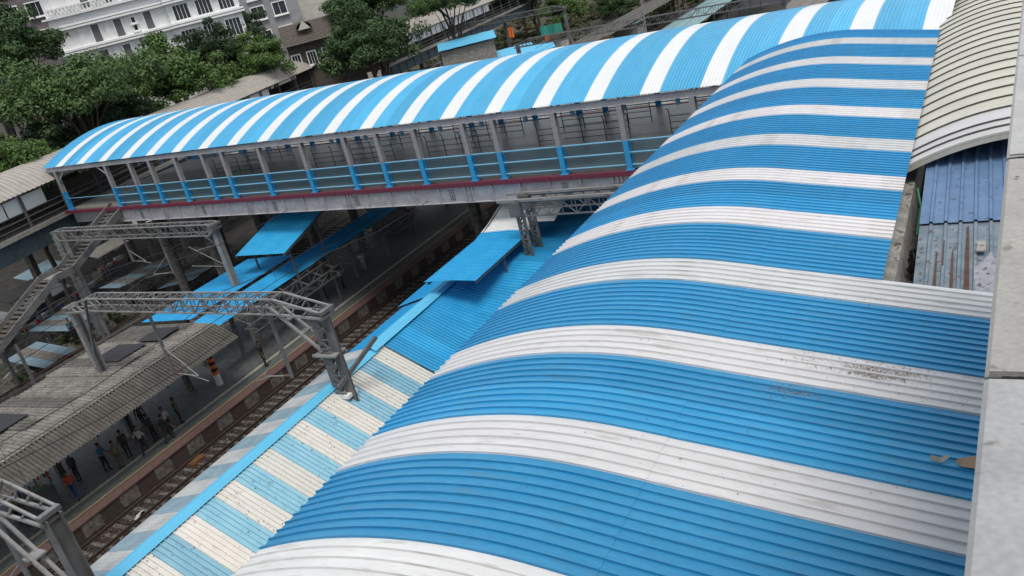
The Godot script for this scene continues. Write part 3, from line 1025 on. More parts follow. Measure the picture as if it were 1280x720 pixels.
	for x in [-44.3, -41.0]:
		for z in [-39.6, -42.8]:
			b = MB.new()
			b.beam(Vector3(x, .85, z), Vector3(x, 6.4 if z > -40 else 7.4, z), .1, .1)
			part(t, "post", b, M.steel_dark)

# lattice girder between A and B hanging below the line: chords and lacing as parts
func lattice(t: Node3D, A: Vector3, B: Vector3, depth: float, bays: int, w: float, m: Material, side := Vector3.DOWN) -> void:
	var dn := side * depth
	for q in [[A, B], [A + dn, B + dn]]:
		var b := MB.new()
		b.beam(q[0], q[1], w * 1.3, w * 1.3)
		part(t, "chord", b, m)
	var l := MB.new()
	for i in bays:
		var a := A.lerp(B, float(i) / bays); var c := A.lerp(B, float(i + 1) / bays)
		if i % 2 == 0: l.beam(a, c + dn, w * .8, w * .8)
		else: l.beam(a + dn, c, w * .8, w * .8)
		if i > 0: l.beam(a, a + dn, w * .7, w * .7)
	part(t, "lacing", l, M.steel_grey if m == M.steel_pale else m)

# four legged lattice mast
func mast(t: Node3D, base: Vector3, top: float, w: float, d: float, m: Material) -> void:
	var b := MB.new()
	for sx in [-1, 1]:
		b = MB.new()
		b.channel(base + Vector3(sx * w / 2, 0, 0), base + Vector3(sx * w / 2, top - base.y, 0), d, .09, .02)
		part(t, "mast_leg", b, m)
	var l := MB.new()
	var n := int((top - base.y) / .42)
	for i in n:
		var y0 := base.y + (top - base.y) * i / n
		var y1 := base.y + (top - base.y) * (i + 1) / n
		for sz in [-1, 1]:
			var z: float = base.z + sz * d / 2
			var x0 := base.x - w / 2 if i % 2 == 0 else base.x + w / 2
			var x1 := base.x + w / 2 if i % 2 == 0 else base.x - w / 2
			l.beam(Vector3(x0, y0, z), Vector3(x1, y1, z), .055, .03, Vector3(0, 0, 1))
			l.beam(Vector3(base.x - w / 2, y1, z), Vector3(base.x + w / 2, y1, z), .05, .03, Vector3(0, 0, 1))
	part(t, "mast_lacing", l, m)

func drop_arm(t: Node3D, p: Vector3, len: float, reach: float) -> void:
	var b := MB.new()
	b.tube(p, p + Vector3(0, -len, 0), .085, 8)
	part(t, "drop_post", b, M.steel_grey)
	b = MB.new()
	b.tube(p + Vector3(0, -len * .55, 0), p + Vector3(reach, -len * .98, .1), .03)
	b.tube(p + Vector3(0, -len * .97, 0), p + Vector3(reach, -len * .98, .1), .03)
	b.tube(p + Vector3(reach * .75, -len * .98, .1), p + Vector3(reach * 1.35, -len * 1.05, .15), .02)
	part(t, "cantilever_arm", b, M.steel_pale)
	b = MB.new()
	for k in 4:
		b.tube(p + Vector3(signf(reach) * (.12 + k * .07), -len * .97, 0), p + Vector3(signf(reach) * (.16 + k * .07), -len * .97, 0), .07, 8)
	part(t, "insulator", b, M.insulator)

# box truss portal: centre part level, ends falling to the masts
func portal(t: Node3D, XL: float, XR: float, zl: float, zr: float, ya: float, yb: float, drop: float, depth: float, width: float, cap: float, m: Material) -> void:
	var z := func(x): return lerpf(zl, zr, (x - XL) / (XR - XL))
	var y := func(x): return lerpf(ya, yb, (x - XL) / (XR - XL))
	var x0 := XL + cap; var x1 := XR - cap
	for s in [-.5, .5]:
		var o := Vector3(0, 0, s * width)
		var A := Vector3(x0, y.call(x0), z.call(x0)) + o
		var B := Vector3(x1, y.call(x1), z.call(x1)) + o
		lattice(t, A, B, depth, int(absf(x1 - x0) / .8), .052, m)
		for e in [[XL, A], [XR, B]]:
			var E := Vector3(e[0], y.call(e[0]) - drop, z.call(e[0])) + o
			var b := MB.new()
			b.beam(e[1], E, .08, .08)
			b.beam(e[1] - Vector3(0, depth, 0), E - Vector3(0, depth * .35, 0), .09, .09)
			var P: Vector3 = e[1]
			for i in 3:
				var f := (i + 1) / 4.0
				var g := P.lerp(E, f)
				var h := (P - Vector3(0, depth, 0)).lerp(E - Vector3(0, depth * .35, 0), f - .2)
				b.beam(g, h, .055, .055)
			part(t, "end_frame", b, m)
	var c := MB.new()
	for x in [XL, XR]:
		var E := Vector3(x, y.call(x) - drop, z.call(x))
		c.box(E, Vector3(.22, .14, width + .1))
		c.box(E - Vector3(0, depth * .35, 0), Vector3(.14, .1, width + .1))
	for x in [x0, x1]:
		for dy in [0.0, -depth]:
			c.box(Vector3(x, y.call(x) + dy, z.call(x)), Vector3(.1, .1, width))
	var n := int(absf(XR - XL) / .9)
	for i in n:
		var xa := lerpf(x0, x1, float(i) / n); var xb := lerpf(x0, x1, float(i + 1) / n)
		var a := Vector3(xa, y.call(xa), z.call(xa)); var q := Vector3(xb, y.call(xb), z.call(xb))
		var sg := 1.0 if i % 2 == 0 else -1.0
		for dy in [0.0, -depth]:
			c.beam(a + Vector3(0, dy, -sg * width / 2), q + Vector3(0, dy, sg * width / 2), .045, .03)
			c.beam(a + Vector3(0, dy, -width / 2), a + Vector3(0, dy, width / 2), .05, .04)
	part(t, "cross_lacing", c, M.steel_grey if m == M.steel_pale else m)

func build_gantries() -> void:
	# the portal over the near track
	var t := thing("catenary_gantry", "pale grey lattice overhead line portal standing through the faded striped roof", "gantry", Vector3.ZERO, 0, "overhead line portals")
	portal(t, -43.7, -23.7, -25.7, -23.7, 9.75, 10.35, .62, .7, .7, 2.7, M.steel_pale)
	mast(t, Vector3(-24.2, .85, -23.7), 9.75, .62, .5, M.steel_grey)
	var b := MB.new()
	b.beam(Vector3(-43.55, .85, -25.75), Vector3(-43.55, 9.1, -25.75), .3, .55, Vector3(0, 0, 1))
	part(t, "mast_plate", b, M.steel_pale)
	b = MB.new()
	b.channel(Vector3(-43.25, .85, -25.6), Vector3(-43.25, 9.1, -25.6), .3, .25, .02)
	part(t, "mast_leg", b, M.steel_dark)
	b = MB.new()
	b.beam(Vector3(-41.0, 9.8, -25.0), Vector3(-42.6, 6.4, -25.2), .12, .12)
	part(t, "stay", b, M.steel_dark)
	# knee braces on the right
	for s in [-.25, .25]:
		b = MB.new()
		b.beam(Vector3(-26.9, 10.0, -23.95 + s), Vector3(-24.45, 7.9, -23.75 + s), .11, .11)
		part(t, "knee_brace", b, M.steel_pale)
	b = MB.new()
	for f in [.35, .62, .9]:
		var p := Vector3(-26.9, 10.0, -23.95).lerp(Vector3(-24.45, 7.9, -23.75), f)
		b.box(p, Vector3(.3, .05, .5))
	b.box(Vector3(-24.3, 7.75, -23.7), Vector3(1.2, .08, .75))
	b.beam(Vector3(-24.9, 7.8, -23.3), Vector3(-23.7, 7.6, -24.1), .08, .1)
	part(t, "brace_plate", b, M.steel_pale)
	b = MB.new()
	b.beam(Vector3(-24.05, 6.3, -23.25), Vector3(-22.95, 7.7, -25.2), .16, .16)
	part(t, "loose_channel", b, M.steel_dark)
	b = MB.new()
	b.box(Vector3(-24.2, 5.78, -23.7), Vector3(.8, .16, .66))
	part(t, "concrete_collar", b, M.facade_white)
	drop_arm(t, Vector3(-27.4, 9.4, -24.1), 3.2, -1.6)
	drop_arm(t, Vector3(-36.5, 9.1, -25.0), 3.6, 1.9)
	# portal under the left end of the footbridge
	t = thing("catenary_gantry", "grey lattice overhead line portal spanning dark tracks beside the steel stair", "gantry", Vector3.ZERO, 0, "overhead line portals")
	portal(t, -61.3, -43.7, -37.6, -36.9, 9.75, 9.5, .1, .75, .7, .5, M.steel_pale)
	mast(t, Vector3(-61.2, -.4, -37.6), 9.6, .8, .7, M.steel_pale)
	b = MB.new()
	b.channel(Vector3(-44.0, .85, -36.95), Vector3(-44.0, 9.5, -36.95), .34, .4, .03)
	part(t, "mast_leg", b, M.steel_pale)
	b = MB.new()
	b.beam(Vector3(-45.4, 8.9, -36.95), Vector3(-44.2, 7.8, -36.95), .09, .09)
	part(t, "knee_brace", b, M.steel_grey)
	drop_arm(t, Vector3(-49.7, 9.0, -37.1), 3.0, -2.0)
	drop_arm(t, Vector3(-53.5, 9.0, -37.2), 2.0, 1.5)
	b = MB.new()
	b.tube(Vector3(-44.1, 6.4, -37), Vector3(-47.2, 7.9, -37.1), .03)
	b.tube(Vector3(-44.1, 8.0, -37), Vector3(-46.6, 7.6, -37.1), .03)
	b.tube(Vector3(-44.1, 6.4, -37), Vector3(-47.6, 6.5, -37.1), .025)
	part(t, "cantilever_arm", b, M.steel_pale)
	# nearest portal at the lower left
	t = thing("catenary_gantry", "pale lattice overhead line portal beside bleached roof sheets, with a box mast", "gantry", Vector3.ZERO, 0, "overhead line portals")
	portal(t, -44.0, -23.9, -12.1, -10.85, 10.2, 10.2, .5, .65, .6, 2.6, M.steel_pale)
	b = MB.new()
	b.channel(Vector3(-23.9, .85, -10.85), Vector3(-23.9, 9.6, -10.85), .4, .48, .03)
	part(t, "mast_leg", b, M.steel_grey)
	b = MB.new()
	b.box(Vector3.ZERO, Vector3(.02, .2, .09))
	for i in 16: put(t, "batten_slot", b.mesh(), M.black, Vector3(-24.16, 9.2 - i * .45, -10.66))
	b = MB.new()
	b.beam(Vector3(-26.5, 9.5, -10.7), Vector3(-24.0, 7.0, -10.65), .1, .12)
	b.beam(Vector3(-26.2, 9.5, -10.3), Vector3(-23.8, 7.2, -10.3), .1, .12)
	part(t, "knee_brace", b, M.steel_pale)
	b = MB.new()
	b.box(Vector3(-25.1, 8.25, -10.5), Vector3(.5, .06, .5))
	part(t, "brace_plate", b, M.steel_pale)
	drop_arm(t, Vector3(-26.9, 9.3, -10.8), 3.4, -2.0)
	b = MB.new()
	b.box(Vector3(-43.9, 5.0, -12.1), Vector3(.4, 8.6, .4))
	part(t, "mast_leg", b, M.steel_grey)
	# twin trusses on the far blue roof
	t = thing("twin_truss_gantry", "dark grey twin beam gantry standing on the blue platform roof", "gantry")
	for z in [-37.2, -38.35]:
		b = MB.new()
		b.beam(Vector3(-22.9, 9.22, z), Vector3(-11.5, 9.1, z), .18, .13)
		part(t, "top_chord", b, M.steel_pale)
		lattice(t, Vector3(-22.3, 9.1, z), Vector3(-11.5, 8.98, z), .75, 14, .06, M.steel_grey)
		b = MB.new()
		b.box(Vector3(-21.9, 8.75, z), Vector3(.65, .75, .34))
		part(t, "head_box", b, M.steel_grey)
		mast(t, Vector3(-21.72, .85, z), 8.4, .34, .16, M.steel_grey)
	b = MB.new()
	b.channel(Vector3(-16.8, .85, -38.0), Vector3(-16.8, 8.4, -38.0), .25, .3, .02)
	part(t, "post", b, M.steel_grey)
	# overhead wires
	for q in [[-37.65, 6.3], [-37.65, 7.6], [-52.0, 6.2], [-52.0, 7.5], [-56.4, 6.2], [-56.4, 7.5], [-29.0, 9.6], [-40.9, 9.5], [-46.0, 9.3]]:
		b = MB.new()
		for i in 8:
			var za := 6.0 - i * 18.0
			for j in 4:
				var s0 := j / 4.0; var s1 := (j + 1) / 4.0
				var g: float = 0.0 if q[1] < 7 else .8
				b.tube(Vector3(q[0], q[1] - g * 4 * s0 * (1 - s0), za - 18 * s0), Vector3(q[0], q[1] - g * 4 * s1 * (1 - s1), za - 18 * s1), .02, 4)
		if q[1] > 7:
			for i in 40:
				var zd := 5.0 - i * 3.6
				var f := fmod(6.0 - zd, 18.0) / 18.0
				b.tube(Vector3(q[0], q[1] - 3.2 * f * (1 - f), zd), Vector3(q[0], q[1] - 1.3, zd), .01, 3)
		meta(part(self, "overhead_wire", b, M.wire), "thin dark overhead wire strung along the tracks", "wire", "overhead wires along the tracks")

# ---------------------------------------------------------------- stair and clutter on the left
func build_stairs_and_left() -> void:
	var t := thing("steel_stair", "long straight steel stair with pale stringers down from the footbridge end", "stair")
	var A := Vector3(-60.0, 9.75, -42.6)
	var L := Vector3(-60.0, 6.95, -36.3)
	var L2 := Vector3(-60.0, 6.95, -34.8)
	var E := Vector3(-60.0, .85, -21.2)
	for s in [-.95, .95]:
		var b := MB.new()
		for q in [[A, L], [L, L2], [L2, E]]:
			b.beam(q[0] + Vector3(s, .1, 0), q[1] + Vector3(s, .1, 0), .14, .5)
		part(t, "stringer", b, M.steel_grey)
	var st := MB.new()
	st.box(Vector3.ZERO, Vector3(1.78, .05, .36))
	var stm := st.mesh()
	var rs := MB.new()
	rs.box(Vector3.ZERO, Vector3(2.2, .17, .02))
	for i in 17:
		var p := A.lerp(L, (i + .5) / 17.0)
		put(t, "tread", stm, M.concrete_dark, p)
	for i in 36:
		var p := L2.lerp(E, (i + .5) / 36.0)
		put(t, "tread", stm, M.roof_tile, p)
	var b2 := MB.new()
	b2.box(Vector3(-60, 6.9, -35.55), Vector3(1.78, .08, 1.5))
	part(t, "landing", b2, M.concrete)
	for q in [[-36.2, 6.4], [-30.0, 4.2], [-25.0, 2.0]]:
		for s in [-1.0, 1.0]:
			var b := MB.new()
			b.beam(Vector3(-60 + s, -.5, q[0]), Vector3(-60 + s, q[1], q[0]), .18, .18)
			part(t, "post", b, M.steel_grey)
	# lumps of cloth and debris along the stringer top
	# low wall with pipe, rubble bank
	var b := MB.new()
	b.box(Vector3(-60.5, .0, -40), Vector3(.5, 1.6, 80))
	structure("retaining_wall", b, M.concrete_dark)
	t = thing("long_pipe", "long rusty brown pipe running along the low wall by the rubble bank", "pipe")
	b = MB.new()
	var pp := Vector3(-60.05, .95, -10)
	for i in 14:
		var nx := pp + Vector3(rng.randfn(0, .06) - .12, rng.randfn(0, .02), -3)
		b.tube(pp, nx, .08, 6)
		pp = nx
	part(t, "pipe", b, M.rust)
	# rubble mound: bumpy terrain strip
	b = MB.new()
	var nz := FastNoiseLite.new()
	nz.seed = 5
	nz.frequency = .35
	var H := func(x, z): return .35 + .7 * nz.get_noise_2d(x, z) + .25 * nz.get_noise_2d(x * 3.1, z * 3.1)
	for i in 26:
		for j in 70:
			var x0 := -61.0 - i * .55; var z0 := -15.0 - j * .6
			var q := []
			for e in [[0, 0], [-.55, 0], [-.55, -.6], [0, -.6]]:
				q.append(Vector3(x0 + e[0], H.call(x0 + e[0], z0 + e[1]), z0 + e[1]))
			b.quad(q[0], q[3], q[2], q[1])
	structure("rubble_bank", b, M.rubble)
	# stones on the bank
	for i in 70:
		var x := rng.randf_range(-72, -61.2); var z := rng.randf_range(-50, -22)
		var s := rng.randf_range(.15, .5)
		b = MB.new()
		b.obox(Vector3(0, s * .3, 0), Vector3(s, .1 * s, 0).rotated(Vector3.UP, rng.randf() * 3), Vector3(0, s * .45, .1 * s), Vector3(0, 0, s * .8).rotated(Vector3.UP, rng.randf()))
		var o := part(self, "rubble_block", b, [M.concrete, M.concrete_dark, M.rubble][i % 3], Vector3(x, H.call(x, z), z))
		meta(o, "broken concrete block lying on the rubble bank by the low wall", "rubble", "broken blocks on the rubble bank")
	# stacked grey sheets and shed roofs
	var pth := PackedVector2Array([Vector2(-2.0, 0), Vector2(2.0, 0)])
	var gs := sheet(pth, 1.0, 5, .04)
	var sh := [[Vector3(-66.7, 1.8, -39.3), 4, -.12, .25, "low shed roof of pale blue grey sheets between stair and lattice portal"], [Vector3(-65.2, 2.6, -46.6), 6, .08, -.2, "grey corrugated shed roof under the footbridge beside the piers"], [Vector3(-60.5, 1.9, -47.5), 4, .12, .15, "darker grey sheet roof lying beside the footbridge piers"], [Vector3(-63.5, 1.3, -34.6), 3, -.2, .1, "small tilted grey sheet lean-to against the steel stair"]]
	for q in sh:
		t = thing("sheet_shed", q[4], "shed", q[0], q[3])
		for i in q[1]:
			var o := put(t, "roof_sheet", gs, M.asbestos if i % 2 else M.dull_blue_grey, Vector3(0, .02 * (i % 2), -i * 1.0 + q[1] / 2.0))
			o.rotation.z = q[2]
		var w: float = q[1]
		for sx in [-1.7, 1.7]:
			for sz in [-.4, .4]:
				b = MB.new()
				b.beam(Vector3(sx, -q[0].y - .4, sz * w), Vector3(sx, sx * tan(q[2]) - .02, sz * w), .09, .09)
				part(t, "post", b, M.steel_grey)
	# market stalls in the shade under the walkway
	var awn := [[Vector3(-72.5, 0, -41.0), M.dull_grey_white, "stall with long pale grey awning under the old walkway"], [Vector3(-74.5, 0, -46.5), M.roof_tile, "stall with brown awning under the old walkway"], [Vector3(-73.0, 0, -35.5), M.dull_grey_white, "stall with grey sheet awning under the old walkway"], [Vector3(-78.0, 0, -52.0), M.facade_cream, "stall with narrow cream board deeper under the old walkway"], [Vector3(-77.5, 0, -42.0), M.black_sheet, "stall with black plastic awning under the old walkway"], [Vector3(-82.0, 0, -47.0), M.dull_blue_grey, "stall with blue grey awning beyond the old walkway piers"], [Vector3(-83.0, 0, -56.0), M.asbestos_b, "stall with dark grey awning beyond the old walkway piers"]]
	for q in awn:
		t = thing("market_stall", q[2], "stall", q[0], .2)
		b = MB.new()
		b.obox(Vector3(0, 2.9, 0), Vector3(.9, -.25, 0), Vector3(.0, .03, 0), Vector3(0, 0, 2.3))
		part(t, "awning", b, q[1])
		b = MB.new()
		b.box(Vector3(-.6, .3, 0), Vector3(1.2, 1.5, 4.0))
		part(t, "counter", b, M.steel_dark)
		for z in [-2.1, 2.1]:
			b = MB.new()
			b.beam(Vector3(.8, -.5, z), Vector3(.8, 2.65, z), .07, .07)
			part(t, "post", b, M.steel_grey)
		for i in 8:
			b = MB.new()
			b.col = [Color(.4, .05, .05), Color(.5, .5, .5), Color(.08, .15, .3), Color(.3, .25, .1)][rng.randi() % 4]
			b.box(Vector3(-.3 + rng.randf() * .3, 1.15 + rng.randf() * .2, -1.8 + i * .5), Vector3(.3, .25 + rng.randf() * .2, .35))
			part(t, "goods", b, M.paint)

# ---------------------------------------------------------------- old covered walkways
func walkway(t: Node3D, length: float, panels: Array, roof: Material, girder: Material) -> void:
	# local: runs along -z from the origin, near side at x = 0, body towards -x
	var pth := PackedVector2Array()
	for i in 11:
		var x := -5.6 + i * .6
		pth.append(Vector2(x, 13.95 - .17 * pow((x + 2.6) / 1.0, 2) * 1.0))
	var m := sheet(pth, 1.0, 2, .09, "plain_trap")
	var n := int(length)
	for i in n:
		put(t, "roof_sheet", m, roof, Vector3(0, rng.randf() * .01, -i - 1.0))
	var b := MB.new()
	b.box(Vector3(-2.6, 9.55, -length / 2), Vector3(5.2, .2, length))
	part(t, "deck", b, M.concrete_dark)
	b = MB.new()
	b.box(Vector3(.08, 9.5, -length / 2), Vector3(.2, .36, length))
	part(t, "deck_edge", b, M.concrete)
	b = MB.new()
	b.box(Vector3(-.1, 8.6, -length / 2), Vector3(.08, 1.44, length))
	part(t, "girder", b, girder)
	var s := MB.new()
	s.box(Vector3(0, 8.6, 0), Vector3(.14, 1.4, .06))
	var smh := s.mesh()
	var i := 0
	while i * 2.4 < length:
		put(t, "stiffener", smh, girder, Vector3(-.01, 0, -i * 2.4 - .3))
		i += 1
	i = 0
	while i * 4.2 < length:
		for x in [0.0, -5.2]:
			b = MB.new()
			b.channel(Vector3(x, 9.66, -i * 4.2 - .6), Vector3(x, 12.35, -i * 4.2 - .6), .14, .14, .02)
			part(t, "post", b, M.steel_grey)
		i += 1
	for x in [0.0, -5.2]:
		for h in [10.1, 10.55, 11.0, 12.3]:
			b = MB.new()
			b.beam(Vector3(x, h, -.2), Vector3(x, h, -length + .2), .05, .07)
			part(t, "rail", b, M.steel_dark if h < 12 else M.steel_grey)
	b = MB.new()
	b.box(Vector3(-5.05, 10.4, -length / 2), Vector3(.04, 1.4, length - .4))
	part(t, "back_parapet", b, M.roof_tile)
	for q in panels:
		b = MB.new()
		b.box(Vector3(-.2, 11.55, -q[0]), Vector3(.04, 1.25, q[1]))
		part(t, "white_board", b, M.white_panel)
	i = 0
	while i * 14.0 + 6 < length:
		for x in [-.6, -4.6]:
			b = MB.new()
			b.box(Vector3(x, 3.7, -i * 14.0 - 6), Vector3(.5, 8.4, .5))
			part(t, "pier", b, M.concrete_dark)
		i += 1

func build_walkways() -> void:
	var t := thing("old_covered_walkway", "old elevated walkway with beige grey curved roof joining the new footbridge end", "walkway", Vector3(-62.6, 0, -22.0), .215)
	walkway(t, 74.0, [[15.0, 1.6], [16.8, 1.7], [18.9, 2.2], [54.0, 2.0], [56.2, 2.0]], M.walk_roof, M.walk_girder)
	t = thing("old_covered_walkway", "far elevated walkway with white window boards and grey roof behind trees", "walkway", Vector3(-73.2, 0, -98.0), .10)
	var pn := []
	for i in 22: pn.append([5.0 + i * 1.7, 1.45])
	walkway(t, 62.0, pn, M.walk_roof, M.walk_girder)

# ---------------------------------------------------------------- buildings behind
func window(t: Node3D, x: float, y: float, z: float, w: float, h: float, bars: int, glass: Material) -> void:
	# opening seen as a recessed pane with frame, sill and bars; facade lies in the plane z
	var b := MB.new()
	b.box(Vector3(x, y, z + .02), Vector3(w, h, .04))
	var p := part(t, "window", b, glass)
	b = MB.new()
	for s in [-1, 1]:
		b.box(Vector3(x + s * (w / 2 + .07), y, z + .10), Vector3(.14, h + .28, .2))
		b.box(Vector3(x, y + s * (h / 2 + .07), z + .10), Vector3(w, .14, .2))
	part(p, "frame", b, M.facade_white)
	b = MB.new()
	b.box(Vector3(x, y - h / 2 - .2, z + .18), Vector3(w + .5, .12, .36))
	part(p, "sill", b, M.facade_white)
	for i in bars:
		b = MB.new()
		b.box(Vector3(x - w / 2 + w * (i + 1) / (bars + 1.0), y, z + .07), Vector3(.06, h, .05))
		part(p, "bar", b, M.facade_white)

func build_background() -> void:
	# ornate white building; local x to the right along the facade, facade in the plane z = 0
	var t := thing("white_building", "ornate white stucco building with cornices and dark windows behind trees", "building", Vector3(-96.0, 0, -68.8), .862)
	var b := MB.new()
	b.box(Vector3(6.6, 16, -6), Vector3(13.2, 33, 12))
	part(t, "wall", b, M.facade_white)
	b = MB.new()
	b.box(Vector3(17.2, 16, -5.2), Vector3(8.4, 33, 12))
	part(t, "wing_wall", b, M.facade_white)
	for q in [[17.9, .35], [21.2, .4], [21.55, .25], [24.0, .4], [24.35, .22], [25.4, .45], [28.9, .4], [30.0, .3]]:
		b = MB.new()
		b.box(Vector3(6.5, q[0], .1 + q[1] * .5), Vector3(13.6 + q[1], .22, q[1] + .2))
		part(t, "cornice", b, M.facade_white)
		b = MB.new()
		b.box(Vector3(17.3, q[0] + .03, .9 + q[1] * .5), Vector3(8.7 + q[1], .22, q[1] + .2))
		part(t, "cornice", b, M.facade_white)
	for fl in [[19.6, 2.3], [22.75, 2.0], [26.9, 2.3]]:
		for x in [4.6, 7.2, 10.7]:
			window(t, x, fl[0], 0, .85, fl[1], 0, M.shutter_grey)
		window(t, 9.0, fl[0] + .45, 0, .38, .6, 0, M.glass_dark)
		window(t, 9.0, fl[0] - .45, 0, .38, .6, 0, M.glass_dark)
		for x in [1.2, 2.9, 5.9]:
			b = MB.new()
			b.box(Vector3(x, fl[0], .06), Vector3(.5, fl[1] + .5, .12))
			part(t, "pilaster", b, M.facade_white)
		for x in [14.6, 17.3, 20.0]:
			window(t, x, fl[0], .8, 1.75, fl[1] * .85, 3, M.glass_dark)
	for i in 18:
		b = MB.new()
		b.tube(Vector3(.5 + i * .42, 25.55, .45), Vector3(.5 + i * .42, 26.25, .45), .09, 6)
		part(t, "baluster", b, M.facade_white)
	b = MB.new()
	b.box(Vector3(4.2, 26.32, .45), Vector3(8, .14, .3))
	part(t, "balcony_rail", b, M.facade_white)
	# mauve grey block, upper left
	t = thing("mauve_building", "mauve grey concrete block with recessed balconies behind dark trees", "building", Vector3(-120, 0, -62), .9)
	b = MB.new()
	b.box(Vector3(9, 18, -5), Vector3(24, 44, 10))
	part(t, "wall", b, M.facade_mauve)
	for y in [24.0, 27.5, 31.0]:
		for x in [2.0, 6.5, 11.0, 15.5, 19.0]:
			window(t, x, y, .02, 2.4, 1.7, 1, M.glass_dark)
	t = thing("scaffold_net", "cyan green safety net hanging on the edge of a building", "net", Vector3(-106.5, 0, -64.5), .9)
	b = MB.new()
	for i in 8:
		b.quad(Vector3(-3 + i * .5, 17, sin(i * 1.3) * .2), Vector3(-2.5 + i * .5, 17, sin(i * 1.3 + 1.3) * .2), Vector3(-2.5 + i * .5, 27.5, sin(i * 1.3 + 1.3) * .15), Vector3(-3 + i * .5, 27.5, sin(i * 1.3) * .15))
	part(t, "net", b, M.net_cyan)
	# grey block between
	t = thing("grey_building", "blue grey low block with dark openings beside the white building", "building", Vector3(-91, 0, -92), .82)
	b = MB.new()
	b.box(Vector3(4, 12, -4), Vector3(11, 24.5, 8))
	part(t, "wall", b, M.facade_grey)
	for y in [17.0, 20.3, 23.0]:
		for x in [.8, 3.8, 6.8]:
			window(t, x, y, .02, 1.7, 1.6, 1, M.glass_dark)
	# cream block
	t = thing("cream_building", "cream plastered block with brown corner strip and small barred windows", "building", Vector3(-91.0, 0, -103.5), .72)
	b = MB.new()
	b.box(Vector3(5.0, 13, -4), Vector3(12, 27, 8))
	part(t, "wall", b, M.facade_cream)
	b = MB.new()
	b.box(Vector3(.9, 13, .04), Vector3(2.0, 26.9, .12))
	part(t, "brown_strip", b, M.facade_brown)
	for y in [17.3, 20.3, 23.3]:
		window(t, 8.6, y, .02, 1.9, 1.5, 3, M.glass_dark)
	# tiled house
	t = thing("tiled_house", "old house with brown tiled roof and small dormer below cream block", "house", Vector3(-77.8, 0, -88.2), .72)
	b = MB.new()
	b.box(Vector3(3.2, 7.8, -2.6), Vector3(9.0, 15.8, 5.0))
	part(t, "wall", b, M.roof_tile)
	for i in 11:
		var f0 := i / 11.0; var f1 := (i + 1) / 11.0 + .02
		b = MB.new()
		var za := lerpf(.9, -2.8, f0); var zb := lerpf(.9, -2.8, f1)
		var y0 := lerpf(15.6, 18.0, f0); var y1 := lerpf(15.6, 18.0, f1)
		b.quad(Vector3(-1.6, y0 + .06, za), Vector3(8.3, y0 + .06, za), Vector3(8.3, y1, zb), Vector3(-1.6, y1, zb))
		b.quad(Vector3(-1.6, y0, za), Vector3(8.3, y0, za), Vector3(8.3, y0 + .06, za), Vector3(-1.6, y0 + .06, za))
		part(t, "tile_course", b, M.roof_tile)
	b = MB.new()
	b.quad(Vector3(-1.6, 18.0, -2.8), Vector3(8.3, 18.0, -2.8), Vector3(8.3, 15.6, -6.2), Vector3(-1.6, 15.6, -6.2))
	part(t, "back_slope", b, M.roof_tile)
	b = MB.new()
	for s in [-1, 1]:
		b.quad(Vector3(1.6 + s * 1.0, 17.6, .1), Vector3(1.6, 18.5, .1), Vector3(1.6, 18.5, -2.6), Vector3(1.6 + s * 1.0, 17.6, -2.6))
	part(t, "dormer_roof", b, M.roof_tile)
	b = MB.new()
	b.tri(Vector3(.8, 17.2, 0), Vector3(2.4, 17.2, 0), Vector3(1.6, 18.3, 0))
	part(t, "dormer_front", b, M.facade_cream)
	for x in [-.5, 1.5, 3.5, 5.5]:
		window(t, x, 13.6, -.08, 1.0, 1.5, 2, M.glass_dark)
	# shanty sheds with blue sheets beyond the footbridge
	var sheds := [[Vector3(-62.6, 0, -104.0), 8.2, 4.0, 10.6, .55, M.cap_blue, M.concrete, "cream walled hut with sky blue sheet roof beyond the footbridge"], [Vector3(-58.6, 0, -107.5), 7.5, 4.5, 7.6, .55, M.cap_blue, M.facade_white, "low hut roofed with overlapping sky blue sheets by the yard"], [Vector3(-64.0, 0, -127.0), 6.0, 4.0, 5.0, .5, M.cap_blue, M.roof_tile, "small open stall with blue awning beside green tarpaulin"]]
	for q in sheds:
		t = thing("blue_roofed_hut", q[7], "hut", q[0], q[4])
		b = MB.new()
		b.box(Vector3(0, q[3] / 2 - .8, 0), Vector3(q[1] - .8, q[3] + .1, q[2] - .6))
		part(t, "wall", b, q[6])
		for i in int(q[1]):
			var o := put(t, "roof_sheet", sheet(PackedVector2Array([Vector2(-q[2] / 2 - .2, q[3] - .5), Vector2(q[2] / 2 + .3, q[3] + .15)]), 1.0, 4, .04), q[5], Vector3(q[1] / 2 - i - 1.0, 0.02 * (i % 2), 0))
			o.rotation.y = PI / 2
		b = MB.new()
		b.box(Vector3(.6, q[3] * .55, q[2] / 2 - .28), Vector3(1.0, 2.0, .06))
		part(t, "door", b, M.steel_dark)
	var fr := [M.cap_blue, M.rust, M.asbestos_b, M.teal_sheet, M.dull_grey_white, M.roof_tile]
	var fn := ["sky blue", "rusty brown", "dark grey", "pale teal", "pale grey", "brown"]
	var fw := ["beside the yard gantry", "in front of the scrub bank", "behind the blue roofed huts"]
	for i in 16:
		var x := -88.0 + (i % 8) * 5.2 + rng.randf_range(-1, 1); var z := -118.0 - int(i / 8) * 13.0 - rng.randf_range(0, 6)
		t = thing("small_hut", "small far hut with %s sheet roof %s" % [fn[i % 6], fw[int(i / 6)]], "hut", Vector3(x, 0, z), rng.randf_range(-.3, .5), "far huts along the yard")
		var hh := rng.randf_range(3.2, 5.0); var ww := rng.randf_range(3.0, 5.0)
		b = MB.new()
		b.box(Vector3(0, hh / 2 - .3, 0), Vector3(ww, hh + .4, 3.4))
		part(t, "wall", b, [M.concrete_dark, M.facade_cream, M.roof_tile, M.concrete][i % 4])
